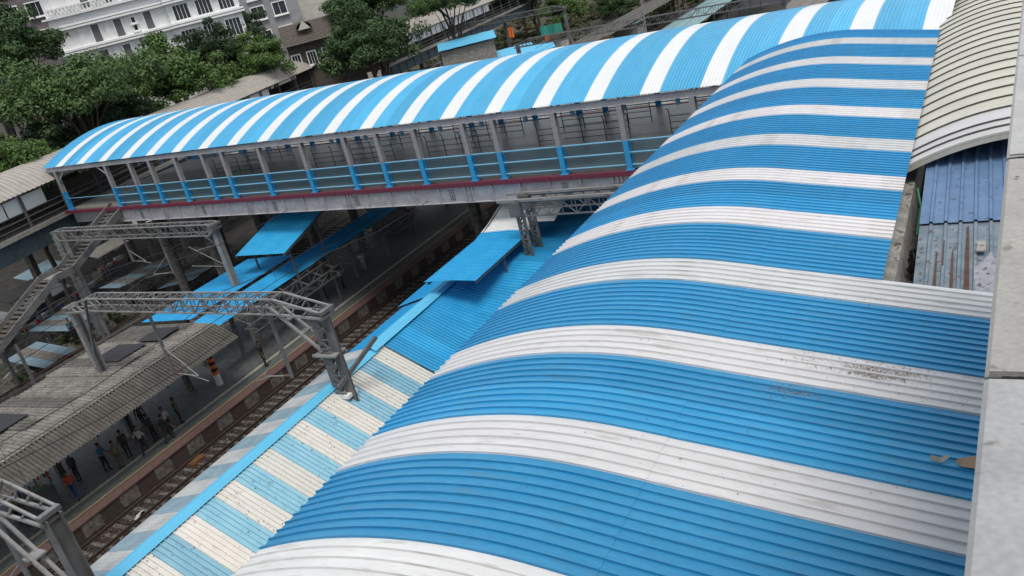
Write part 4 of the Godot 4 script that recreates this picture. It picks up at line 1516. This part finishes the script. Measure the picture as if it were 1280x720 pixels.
		var o := put(t, "roof", sheet(PackedVector2Array([Vector2(-ww / 2 - .4, hh + .1), Vector2(ww / 2 + .4, hh + .55)]), 4.2, 14, .05), fr[i % 6], Vector3(0, 0, -2.1))
		b = MB.new()
		b.box(Vector3(.4, 1.0, 1.72), Vector3(.9, 2.2, .06))
		part(t, "door", b, M.steel_dark)
	# tarps
	for q in [[Vector3(-66, 7.2, -134), M.green_tarp, 4.0, "green tarpaulin hung on poles beside the yard gantry"], [Vector3(-72, 8.0, -134), M.orange, .9, "orange cloth hung from the far yard gantry"], [Vector3(-63.5, 6.2, -130), M.orange, .7, "orange cloth draped by the blue stall awning"]]:
		b = MB.new()
		for i in 6:
			var u: float = i / 6.0 * q[2]; var u1: float = (i + 1) / 6.0 * q[2]
			b.quad(Vector3(u, -1.6 + .2 * sin(i * 2.1), sin(i * 1.7) * .25), Vector3(u1, -1.6 + .2 * sin(i * 2.1 + 2.1), sin(i * 1.7 + 1.7) * .25), Vector3(u1, 0, 0), Vector3(u, 0, 0))
		var o := part(self, "tarpaulin", b, q[1], q[0])
		meta(o, q[3], "tarpaulin")
	# scrub covered bank
	b = MB.new()
	var nz := FastNoiseLite.new()
	nz.seed = 11
	nz.frequency = .06
	for i in 24:
		for j in 24:
			var e := []
			for k in [[0, 0], [1, 0], [1, 1], [0, 1]]:
				var x: float = -130 + (i + k[0]) * 3.6; var z: float = -128.0 - (j + k[1]) * 5.0
				e.append(Vector3(x, 1.2 + 2.2 * nz.get_noise_2d(x, z), z))
			b.quad(e[0], e[3], e[2], e[1])
	structure("scrub_bank", b, M.scrub_soil)
	# teal platform roof
	t = thing("teal_platform_roof", "long pale teal platform roof beyond the footbridge beside brown tracks", "canopy", Vector3(-37.0, 0, -100), .0)
	for i in 70:
		var o := put(t, "roof_sheet", sheet(PackedVector2Array([Vector2(-2.6, 5.6), Vector2(0, 5.9), Vector2(2.6, 5.5)]), 1.0, 2, .04) if i == 0 else (t.get_child(0) as MeshInstance3D).mesh, M.teal_sheet, Vector3(0, 0, -i))
	for i in 9:
		b = MB.new()
		b.beam(Vector3(0, -.5, -2 - i * 8), Vector3(0, 5.8, -2 - i * 8), .3, .3)
		part(t, "column", b, M.steel_grey)
	for q in [[-52.5, "long dark grey platform roof between teal roof and scrub bank", M.asbestos_b], [-21.0, "long grey platform roof right of the brown yard tracks", M.asbestos]]:
		t = thing("yard_platform_roof", q[1], "canopy", Vector3(q[0], 0, -96))
		var pm := sheet(PackedVector2Array([Vector2(-2.8, 5.2), Vector2(0, 5.7), Vector2(2.8, 5.2)]), 1.0, 4, .06, "sine")
		for i in 80: put(t, "roof_sheet", pm, q[2], Vector3(0, 0, -i))
		for i in 10:
			b = MB.new()
			b.beam(Vector3(0, -.5, -2 - i * 8), Vector3(0, 5.5, -2 - i * 8), .3, .3)
			part(t, "column", b, M.steel_grey)
	t = thing("lighting_pole", "tall slim pale pole standing beside the teal platform roof", "pole", Vector3(-43.6, 0, -122))
	b = MB.new()
	b.tube(Vector3(0, -.5, 0), Vector3(0, 14.0, 0), .16, 8, .1)
	part(t, "shaft", b, M.steel_pale)
	b = MB.new()
	b.box(Vector3(.5, 13.9, 0), Vector3(1.1, .12, .2))
	part(t, "lamp_arm", b, M.steel_pale)
	# yard gantries
	for q in [[-88.0, -58.0, -128.0, 10.5, "thin grey yard portal between huts and scrub bank"], [-50.0, -18.0, -92.0, 10.4, "brown grey yard portal just beyond the footbridge roof"], [-80.0, -50.0, -160.0, 12.0, "far yard portal in front of the scrub bank"]]:
		t = thing("yard_gantry", q[4], "gantry")
		portal(t, q[0], q[1], q[2] - 2, q[2], q[3], q[3], .5, .8, .7, 2.0, M.steel_grey)
		for x in [q[0] + .3, q[1] - .3]:
			b = MB.new()
			b.beam(Vector3(x, -.5, q[2] - (2 if x < q[1] - 5 else 0)), Vector3(x, q[3] - .4, q[2] - (2 if x < q[1] - 5 else 0)), .4, .4)
			part(t, "mast_leg", b, M.steel_grey)
	# far brown tracks to the right
	for x in [-31.0, -26.0]:
		var tr := Node3D.new()
		tr.name = numbered("yard_track")
		tr.set_meta("kind", "structure")
		add_child(tr)
		b = MB.new()
		b.quad(Vector3(x - 1.9, -.4, -60), Vector3(x + 1.9, -.4, -60), Vector3(x + 1.9, -.4, -420), Vector3(x - 1.9, -.4, -420))
		part(tr, "ballast_bed", b, M.ballast)
		for s in [-.83, .83]:
			b = MB.new()
			b.box(Vector3(x + s, -.28, -240), Vector3(.08, .16, 360))
			part(tr, "rail", b, M.rail_steel)

# ---------------------------------------------------------------- trees
func crown(sd: int, R: Vector3, clumps: int, leaves: int, ls: float, pal: Array, gap: float) -> Array:
	var r := RandomNumberGenerator.new()
	r.seed = sd
	var b := MB.new()
	var cs: Array[Vector3] = []
	for i in clumps:
		var d := Vector3(r.randfn(), r.randfn(), r.randfn()).normalized()
		d.y = d.y if d.y > -.45 else -d.y * .5
		var k := pow(r.randf(), .40)
		var c := Vector3(d.x * R.x, d.y * R.y, d.z * R.z) * k * (1.0 + .18 * sin(d.x * 5 + sd) + .14 * cos(d.z * 7 + sd))
		cs.append(c)
		var cr := R.x * r.randf_range(.16, .30) * gap
		var tone := r.randf()
		for j in leaves:
			var e := Vector3(r.randfn(), r.randfn() * .8, r.randfn()).normalized()
			var p := c + Vector3(e.x, e.y * .7, e.z) * cr * pow(r.randf(), .35)
			var nn := (e + Vector3(r.randfn(0, .45), r.randfn(0, .45) + .35, r.randfn(0, .45))).normalized()
			var u := nn.cross(Vector3(r.randfn(), r.randfn(), r.randfn())).normalized()
			var w := nn.cross(u)
			var s := ls * r.randf_range(.6, 1.3)
			b.col = pal[(int(tone * 3.0) + (r.randi() % 3)) % pal.size()]
			# a folded leaf spray: two faces
			var q := p + u * s; var o := p - u * s
			b.tri(o, p + w * s * .55 + nn * s * .15, q)
			b.tri(o, q, p - w * s * .5 + nn * s * .1)
	return [b.mesh(), cs]

func tree(label: String, at: Vector3, base_y: float, cr: Array, trunk_r: float, turn: float, sc: float) -> void:
	var t := thing("tree", label, "tree", Vector3(at.x, base_y, at.z), turn, "trees behind the station")
	var top := (at.y - base_y)
	var o := put(t, "crown", cr[0], M.leaf, Vector3(0, top, 0))
	o.scale = Vector3.ONE * sc
	var b := MB.new()
	var p := Vector3.ZERO
	var n := 6
	var pts := [p]
	for i in n:
		p = Vector3(sin(i * 1.7) * .25 * trunk_r * 2, (i + 1) * top / n * .85, cos(i * 2.1) * .25 * trunk_r * 2)
		pts.append(p)
	for i in n:
		b.tube(pts[i], pts[i + 1], trunk_r * (1.0 - .1 * i), 8, trunk_r * (1.0 - .1 * (i + 1)))
	part(t, "trunk", b, M.bark)
	b = MB.new()
	var cs: Array = cr[1]
	for i in mini(12, cs.size()):
		var e: Vector3 = cs[i * 3 % cs.size()] * sc * .85 + Vector3(0, top, 0)
		var s: Vector3 = pts[3 + i % 4]
		var md := s.lerp(e, .5) + Vector3(0, .12 * e.distance_to(s), 0)
		b.tube(s, md, trunk_r * .42, 6, trunk_r * .28)
		b.tube(md, e, trunk_r * .28, 5, trunk_r * .08)
	part(t, "limbs", b, M.bark)

func build_trees() -> void:
	var c1 := crown(1, Vector3(5.6, 4.4, 5.6), 120, 240, .19, [Color(.034, .078, .022), Color(.045, .096, .026), Color(.028, .065, .02), Color(.056, .11, .028)], 1.0)
	var c2 := crown(2, Vector3(4.6, 4.0, 4.6), 110, 230, .17, [Color(.06, .125, .025), Color(.076, .146, .028), Color(.05, .105, .022), Color(.092, .158, .031)], 1.0)
	var c3 := crown(3, Vector3(3.8, 4.8, 3.8), 110, 210, .17, [Color(.023, .053, .019), Color(.031, .064, .022), Color(.02, .046, .017), Color(.038, .072, .024)], 1.0)
	var c4 := crown(4, Vector3(6.8, 3.0, 6.8), 140, 230, .18, [Color(.056, .112, .028), Color(.068, .128, .032), Color(.045, .094, .025), Color(.08, .142, .034)], .85)
	tree("broad umbrella shaped tree with layered canopy beside the old walkway roof", Vector3(-78.8, 18.0, -55.5), 0, c4, .34, .4, 1.08)
	tree("leafy tree pressed against the left end of the old walkway roof", Vector3(-73.4, 13.6, -43.5), 0, c2, .3, 1.4, .8)
	tree("tall dark tree left of the white building", Vector3(-91.5, 22.8, -58.5), 0, c1, .4, 2.2, 1.0)
	tree("dark rounded tree in front of the mauve block", Vector3(-94.5, 27.0, -58.0), 0, c3, .35, .3, 1.3)
	tree("dense tree behind the left end of the footbridge roof", Vector3(-80.5, 11.6, -61.5), 0, c1, .35, 3.0, .8)
	tree("dark bushy tree filling the gap under the umbrella shaped tree", Vector3(-80.0, 11.0, -51.0), 0, c3, .3, 3.9, 1.1)
	tree("deep green tree low behind the umbrella shaped tree", Vector3(-85.0, 11.5, -58.0), 0, c1, .3, 5.1, .95)
	tree("small dark tree filling the gap behind the footbridge roof end", Vector3(-79.5, 13.0, -59.8), 0, c3, .25, 1.1, .95)
	tree("bright green round tree in front of the white building", Vector3(-79.0, 15.6, -68.3), 0, c2, .32, .9, 1.15)
	tree("slim dark tree at the right corner of the white building", Vector3(-81.5, 16.2, -77.5), 0, c3, .3, 1.9, .95)
	tree("dark tree hiding the grey block wall", Vector3(-85.0, 18.2, -86.0), 0, c3, .3, .2, .95)
	tree("mid green bushy tree below the tiled house gable", Vector3(-78.0, 14.6, -81.0), 0, c2, .28, 2.8, .85)
	tree("big dense dark tree rising just behind the footbridge roof", Vector3(-68.6, 13.6, -90.3), 0, c1, .42, 4.0, 1.05)
	tree("big dense tree topping the frame above the footbridge", Vector3(-71.0, 18.6, -96.0), 0, c1, .4, 5.0, .85)
	tree("spreading tree with bare forked trunk beside the far walkway", Vector3(-66.0, 15.8, -107.0), 0, c4, .3, 2.0, .78)
	tree("dark tree at the far end of the walkway boards", Vector3(-79.5, 11.5, -160.0), 0, c1, .3, 1.0, 1.1)
	tree("dark low tree beside the far yard portal", Vector3(-88.0, 9.0, -172.0), 0, c3, .3, 1.5, 1.4)
	tree("round green tree behind the orange cloth in the yard", Vector3(-70.0, 7.5, -152.0), 0, c2, .25, .6, .9)
	tree("dark green tree on the scrub bank between the yard portals", Vector3(-62.0, 6.0, -160.0), 0, c1, .25, 2.6, .75)
	tree("low spreading tree on the scrub bank by the tall pole", Vector3(-55.0, 5.5, -172.0), 0, c4, .25, 3.4, .7)
	tree("bushy tree on the scrub bank behind the green tarpaulin", Vector3(-68.0, 6.0, -176.0), 0, c3, .25, 4.4, 1.1)
	# shrubs on the scrub bank
	var sh := crown(9, Vector3(1.6, 1.3, 1.6), 26, 80, .17, [Color(.04, .065, .02), Color(.10, .09, .045), Color(.06, .075, .025), Color(.13, .105, .06)], 1.2)
	for i in 150:
		var x := rng.randf_range(-108, -48); var z := rng.randf_range(-210, -138)
		var t := put(self, "shrub", sh[0], M.leaf, Vector3(x, 1.4, z))
		t.rotation.y = rng.randf() * TAU
		t.scale = Vector3.ONE * rng.randf_range(.8, 1.9)
		meta(t, "low scrubby bush growing on the brown bank beyond the huts", "shrub", "bushes on the scrub bank")
	# weeds on rubble
	var wd := crown(10, Vector3(.7, .45, .7), 12, 40, .1, [Color(.035, .06, .018), Color(.06, .08, .026)], 1.2)
	for i in 16:
		var t := put(self, "weed_clump", wd[0], M.leaf, Vector3(rng.randf_range(-70, -61.3), .7, rng.randf_range(-48, -24)))
		t.rotation.y = rng.randf() * TAU
		meta(t, "small weed clump growing on the rubble bank by the low wall", "plant", "weeds on the rubble bank")

# ---------------------------------------------------------------- people
# bones: [a, b, ra, rb, region]; regions 0 skin 1 shirt 2 trousers 3 shoes 4 hair
func nets(bones: Array, cell: float, blend: float, out: Dictionary) -> void:
	var lo := Vector3(1e9, 1e9, 1e9); var hi := -lo
	for q in bones:
		var r: float = maxf(q[2], q[3]) + blend + cell * 2
		for p in [q[0], q[1]]:
			lo = lo.min(p - Vector3.ONE * r); hi = hi.max(p + Vector3.ONE * r)
	var nx := int((hi.x - lo.x) / cell) + 2; var ny := int((hi.y - lo.y) / cell) + 2; var nz := int((hi.z - lo.z) / cell) + 2
	var F := PackedFloat32Array(); F.resize(nx * ny * nz); F.fill(1.0)
	var G := PackedFloat32Array(); G.resize(nx * ny * nz); G.fill(1.0)
	var R := PackedByteArray(); R.resize(nx * ny * nz)
	for q in bones:
		var a: Vector3 = q[0]; var b: Vector3 = q[1]
		var ra: float = q[2]; var rb: float = q[3]
		var m: float = maxf(ra, rb) + blend + cell * 2
		var i0 := Vector3i(((a.min(b) - Vector3.ONE * m - lo) / cell).floor()).clamp(Vector3i.ZERO, Vector3i(nx - 1, ny - 1, nz - 1))
		var i1 := Vector3i(((a.max(b) + Vector3.ONE * m - lo) / cell).ceil()).clamp(Vector3i.ZERO, Vector3i(nx - 1, ny - 1, nz - 1))
		var ab := b - a
		var l2 := maxf(ab.length_squared(), 1e-9)
		for k in range(i0.z, i1.z + 1):
			for j in range(i0.y, i1.y + 1):
				var row := (k * ny + j) * nx
				for i in range(i0.x, i1.x + 1):
					var p := lo + Vector3(i, j, k) * cell
					var t := clampf((p - a).dot(ab) / l2, 0, 1)
					var d := p.distance_to(a + ab * t) - lerpf(ra, rb, t)
					var o := row + i
					var f := F[o]
					if d < G[o]:
						G[o] = d; R[o] = q[4]
					var h := clampf(.5 + .5 * (f - d) / blend, 0, 1)
					F[o] = lerpf(f, d, h) - blend * h * (1 - h)
	var id := {}
	var V: PackedVector3Array = out.v
	var base := V.size()
	var off := [0, 1, nx, nx + 1, nx * ny, nx * ny + 1, nx * ny + nx, nx * ny + nx + 1]
	var regs: PackedByteArray = out.r
	for k in nz - 1:
		for j in ny - 1:
			for i in nx - 1:
				var o := (k * ny + j) * nx + i
				var neg := 0
				for e in 8:
					if F[o + off[e]] < 0: neg += 1
				if neg == 0 or neg == 8: continue
				var s := Vector3.ZERO
				var c := 0
				for e in [[0, 1], [2, 3], [4, 5], [6, 7], [0, 2], [1, 3], [4, 6], [5, 7], [0, 4], [1, 5], [2, 6], [3, 7]]:
					var fa := F[o + off[e[0]]]; var fb := F[o + off[e[1]]]
					if (fa < 0) != (fb < 0):
						var t := fa / (fa - fb)
						var pa := Vector3(e[0] & 1, (e[0] >> 1) & 1, e[0] >> 2); var pb := Vector3(e[1] & 1, (e[1] >> 1) & 1, e[1] >> 2)
						s += pa.lerp(pb, t)
						c += 1
				id[o] = V.size()
				V.append(lo + (Vector3(i, j, k) + s / c) * cell)
				regs.append(R[o])
	var T: PackedInt32Array = out.t
	for o in id:
		var k: int = o / (nx * ny)
		var j: int = (o / nx) % ny
		var i: int = o % nx
		for ax in 3:
			var st: int = [1, nx, nx * ny][ax]
			var u: int = [nx, nx * ny, 1][ax]
			var w: int = [nx * ny, 1, nx][ax]
			if [j, k, i][ax] == 0 or [k, i, j][ax] == 0: continue
			var a := F[o] < 0; var b := F[o + st] < 0
			if a == b: continue
			if not (id.has(o - u) and id.has(o - w) and id.has(o - u - w)): continue
			var q := [id[o], id[o - u], id[o - u - w], id[o - w]]
			if a:
				T.append_array([q[0], q[1], q[2], q[0], q[2], q[3]])
			else:
				T.append_array([q[0], q[2], q[1], q[0], q[3], q[2]])
	out.v = V; out.r = regs; out.t = T

func make_pose(kind: int) -> Dictionary:
	# facing +z, 1.70 m tall
	var J := {}
	var stride := [0.0, .30, .06][kind] as float
	var hipY := [.90, .87, .90][kind] as float
	var bones := []
	var pel := Vector3(0, hipY, 0); var ch := Vector3(0, hipY + .36, .0 if kind == 0 else .04); var nk := ch + Vector3(0, .19, .01)
	bones.append([pel + Vector3(-.06, .02, 0), pel + Vector3(.06, .02, 0), .115, .115, 2])
	bones.append([pel + Vector3(0, .08, 0), ch, .125, .145, 1])
	bones.append([ch + Vector3(-.11, .06, 0), ch + Vector3(.11, .06, 0), .10, .10, 1])
	bones.append([nk - Vector3(0, .05, 0), nk + Vector3(0, .08, .015), .058, .052, 0])
	for s in [-1, 1]:
		var hip := pel + Vector3(s * .09, 0, 0)
		var z: float = stride * s
		var knee := Vector3(s * .095, .47 + (.03 if z < 0 else 0.0), z * .55 + .03)
		var ank := Vector3(s * .09, .09 + (.06 if z < -.1 else 0.0), z)
		bones.append([hip, knee, .088, .06, 2])
		bones.append([knee, ank, .06, .042, 2])
		bones.append([ank + Vector3(0, -.045, -.02), ank + Vector3(s * .015, -.052, .15), .042, .034, 3])
		var sh := ch + Vector3(s * .185, .09, 0)
		var el := sh + Vector3(s * .04, -.27, -z * .5)
		var wr := el + Vector3(0, -.24, .06 - z * .35)
		if kind == 2:
			el = sh + Vector3(s * .05, -.26, .08)
			wr = el + Vector3(-s * .07, -.04, .24)
		bones.append([sh, el, .056, .045, 1])
		bones.append([el, wr, .042, .03, 0])
		J["wr%d" % s] = wr
		J["el%d" % s] = el
	var out := {"v": PackedVector3Array(), "r": PackedByteArray(), "t": PackedInt32Array()}
	nets(bones, .022, .035, out)
	# head
	var hc := nk + Vector3(0, .165, .025)
	var hb := [[hc + Vector3(0, .02, -.015), hc + Vector3(0, -.01, .005), .088, .085, 0], [hc + Vector3(0, -.06, .025), hc + Vector3(0, -.075, .035), .055, .045, 0], [hc + Vector3(0, -.005, .088), hc + Vector3(0, -.03, .105), .010, .015, 0]]
	for s in [-1, 1]:
		hb.append([hc + Vector3(s * .088, -.01, -.01), hc + Vector3(s * .088, -.04, -.005), .018, .012, 0])
		hb.append([hc + Vector3(s * .032, .012, .082), hc + Vector3(s * .034, .012, .083), .012, .012, 4])
	hb.append([hc + Vector3(-.02, -.062, .083), hc + Vector3(.02, -.062, .083), .008, .008, 3])
	hb.append([hc + Vector3(0, .05, -.03), hc + Vector3(0, .06, .01), .088, .080, 4])
	hb.append([hc + Vector3(0, .0, -.045), hc + Vector3(0, .05, -.03), .075, .085, 4])
	nets(hb, .011, .012, out)
	# hands: palm, four fingers, thumb
	for s in [-1, 1]:
		var wr: Vector3 = J["wr%d" % s]
		var d: Vector3 = (wr - J["el%d" % s]).normalized()
		var f := Vector3(0, 0, 1) if absf(d.y) > .7 else Vector3(0, 1, 0)
		var sd := d.cross(f).normalized()
		f = sd.cross(d).normalized()
		var hbn := [[wr, wr + d * .07, .026, .032, 0]]
		for i in 4:
			var r0 := wr + d * .08 + f * (.026 - i * .018)
			var ln: float = [.036, .041, .038, .030][i]
			var m: Vector3 = r0 + d * ln + sd * (-s * .006)
			hbn.append([r0 - d * .02, m, .010, .009, 0])
			hbn.append([m, m + (d * .8 - sd * s * .5).normalized() * ln * .9, .009, .007, 0])
		var th := wr + d * .03 + f * .028
		hbn.append([th, th + (d * .7 + f * .7) * .04, .012, .011, 0])
		hbn.append([th + (d * .7 + f * .7) * .04, th + (d * 1.1 + f * .7) * .06, .011, .008, 0])
		nets(hbn, .007, .006, out)
	# normals
	var N := PackedVector3Array(); N.resize(out.v.size())
	var V: PackedVector3Array = out.v; var T: PackedInt32Array = out.t
	for i in range(0, T.size(), 3):
		var nn := (V[T[i + 2]] - V[T[i]]).cross(V[T[i + 1]] - V[T[i]])
		for e in 3: N[T[i + e]] += nn
	for i in N.size(): N[i] = N[i].normalized()
	out.n = N
	return out

func person(pose: Dictionary, label: String, at: Vector3, turn: float, cols: Array, hgt := 1.0, grp := "") -> void:
	var C := PackedColorArray(); C.resize(pose.v.size())
	for i in C.size(): C[i] = cols[pose.r[i]]
	var am := ArrayMesh.new()
	var arr := []
	arr.resize(Mesh.ARRAY_MAX)
	arr[Mesh.ARRAY_VERTEX] = pose.v; arr[Mesh.ARRAY_NORMAL] = pose.n; arr[Mesh.ARRAY_COLOR] = C; arr[Mesh.ARRAY_INDEX] = pose.t
	am.add_surface_from_arrays(Mesh.PRIMITIVE_TRIANGLES, arr)
	var o := put(self, "person", am, M.paint, at)
	o.rotation.y = turn
	o.scale = Vector3.ONE * hgt
	meta(o, label, "person", grp)

func build_people() -> void:
	var P := [make_pose(0), make_pose(1), make_pose(2)]
	var sk := Color(.20, .10, .06); var hr := Color(.01, .009, .008); var bk := Color(.014, .014, .017)
	var L := [
		[0, Vector3(-40.2, .85, -33.7), 2.3, Color(.016, .016, .02), Color(.018, .018, .022), "person in black shirt and trousers standing alone by the yellow line", 1.03],
		[1, Vector3(-40.0, .85, -25.5), 3.0, Color(.02, .022, .03), bk, "person in dark clothes walking nearest the platform edge in the group", 1.02],
		[0, Vector3(-40.7, .85, -26.2), 1.0, Color(.35, .36, .38), Color(.02, .02, .026), "person in pale grey shirt and dark trousers beside the walking one", 1.0],
		[2, Vector3(-41.1, .85, -25.5), 5.2, Color(.03, .035, .04), bk, "person in dark top with arms raised forward in the group", 1.0],
		[1, Vector3(-40.7, .85, -24.4), .2, Color(.42, .40, .38), bk, "person in off white shirt striding behind the group", 1.0],
		[0, Vector3(-41.5, .85, -23.9), 1.4, Color(.05, .045, .045), Color(.025, .02, .02), "person in brown black clothes waiting under the canopy edge", .98],
		[0, Vector3(-41.0, .85, -23.0), .7, Color(.16, .13, .10), Color(.09, .08, .06), "person in khaki brown clothes facing the track", .97],
		[2, Vector3(-41.7, .85, -22.6), 1.9, Color(.03, .13, .26), bk, "person in blue shirt and dark trousers holding both hands out", 1.0],
		[0, Vector3(-42.8, .85, -21.6), .4, Color(.03, .05, .09), bk, "person in navy top half hidden under the grey canopy", 1.0],
		[1, Vector3(-41.2, .85, -20.3), .9, Color(.42, .06, .035), Color(.025, .06, .16), "person in red top and blue jeans walking beside the stall", 1.0],
		[0, Vector3(-42.9, .85, -48.3), .5, Color(.62, .62, .62), Color(.3, .3, .3), "person in white clothes standing under the lattice girder", 1.0],
		[0, Vector3(-42.7, .85, -45.2), 2.0, Color(.50, .51, .56), bk, "person in pale shirt and black trousers under the narrow blue canopy", 1.0],
		[1, Vector3(-43.3, .85, -43.6), 1.0, Color(.52, .52, .50), bk, "person in cream shirt stepping out of the shade under the blue canopy", 1.0],
		[0, Vector3(-64.0, .9, -37.0), 1.2, Color(.03, .10, .12), bk, "person in teal top standing on the rubble by the shed roof", 1.0],
		[1, Vector3(-43.4, .85, -26.6), 4.0, Color(.10, .09, .11), Color(.05, .05, .06), "person in mauve grey shirt walking away under the canopy", .96],
		[0, Vector3(-40.9, .85, -27.2), 2.6, Color(.05, .10, .07), bk, "person in green top standing behind the pale grey shirt", .98],
		[1, Vector3(-42.4, .85, -18.0), 1.2, Color(.3, .28, .1), bk, "person in mustard shirt passing the packet stall", 1.0],
		[0, Vector3(-73.5, -.5, -39.0), 1.4, Color(.4, .05, .06), bk, "person in red top at the stall under the old walkway", 1.0],
		[1, Vector3(-72.0, -.5, -44.0), .4, Color(.4, .4, .42), bk, "person in white top passing stalls under the old walkway", 1.0],
	]
	for q in L:
		person(P[q[0]], q[5], q[1], q[2], [sk, q[3], q[4], bk, hr], q[6], "people waiting on the platform" if q[1].x > -50 else "")

func build_small() -> void:
	# stall with hanging packets under the grey canopy
	var t := thing("snack_stall", "small dark stall hung with colourful packets under the grey canopy", "stall", Vector3(-42.6, .85, -19.0), .1)
	var b := MB.new()
	b.box(Vector3(0, .5, 0), Vector3(1.3, 1.0, 1.8))
	part(t, "counter", b, M.steel_dark)
	for s in [-.6, .6]:
		for z in [-.85, .85]:
			b = MB.new()
			b.box(Vector3(s, 1.7, z), Vector3(.06, 1.4, .06))
			part(t, "post", b, M.steel_dark)
	b = MB.new()
	b.box(Vector3(0, 2.42, 0), Vector3(1.5, .06, 2.0))
	part(t, "top", b, M.black_sheet)
	var cols := [Color(.5, .05, .04), Color(.05, .12, .4), Color(.5, .38, .06), Color(.08, .3, .1), Color(.5, .5, .5), Color(.35, .08, .25)]
	for i in 40:
		b = MB.new()
		b.col = cols[rng.randi() % 6]
		var p := Vector3(.68, 1.1 + rng.randf() * 1.2, -.85 + (i % 10) * .19)
		b.obox(p, Vector3(.012, 0, .004), Vector3(0, .09, .01), Vector3(0, .01, .07))
		part(t, "packet", b, M.paint)
	# on the track
	t = thing("orange_marker", "orange rusty painted box lying between the rails beside the platform wall", "marker", Vector3(-38.0, -.1, -25.2), .1)
	b = MB.new()
	var o := MB.new()
	o.col = Color(.14, .06, .02)
	o.box(Vector3(0, .08, 0), Vector3(.5, .14, .9))
	o.box(Vector3(.05, .17, .1), Vector3(.35, .05, .5))
	part(t, "box", o, M.paint)
	t = thing("litter_bag", "crumpled white plastic bag lying on the ballast", "litter", Vector3(-37.3, -.05, -20.6), .5)
	b = MB.new()
	b.col = Color(.5, .48, .48)
	b.quad(Vector3(-.1, .08, .35), Vector3(.12, .12, .3), Vector3(.1, .16, -.1), Vector3(-.14, .1, -.05))
	b.quad(Vector3(-.14, .1, -.05), Vector3(.1, .16, -.1), Vector3(.14, .07, -.45), Vector3(-.05, .05, -.5))
	part(t, "bag", b, M.paint)
	b = MB.new()
	for i in 300:
		fleck(b, rng.randf_range(-38.6, -35.6), -.04, rng.randf_range(-55, -8), rng.randf_range(.03, .09), [Color(.3, .28, .26), Color(.12, .11, .1), Color(.2, .13, .1)][i % 3], 0)
	var l := part(self, "litter", b, M.paint)
	meta(l, "scattered scraps of paper and plastic on the track ballast", "litter")
	l.set_meta("kind", "stuff")
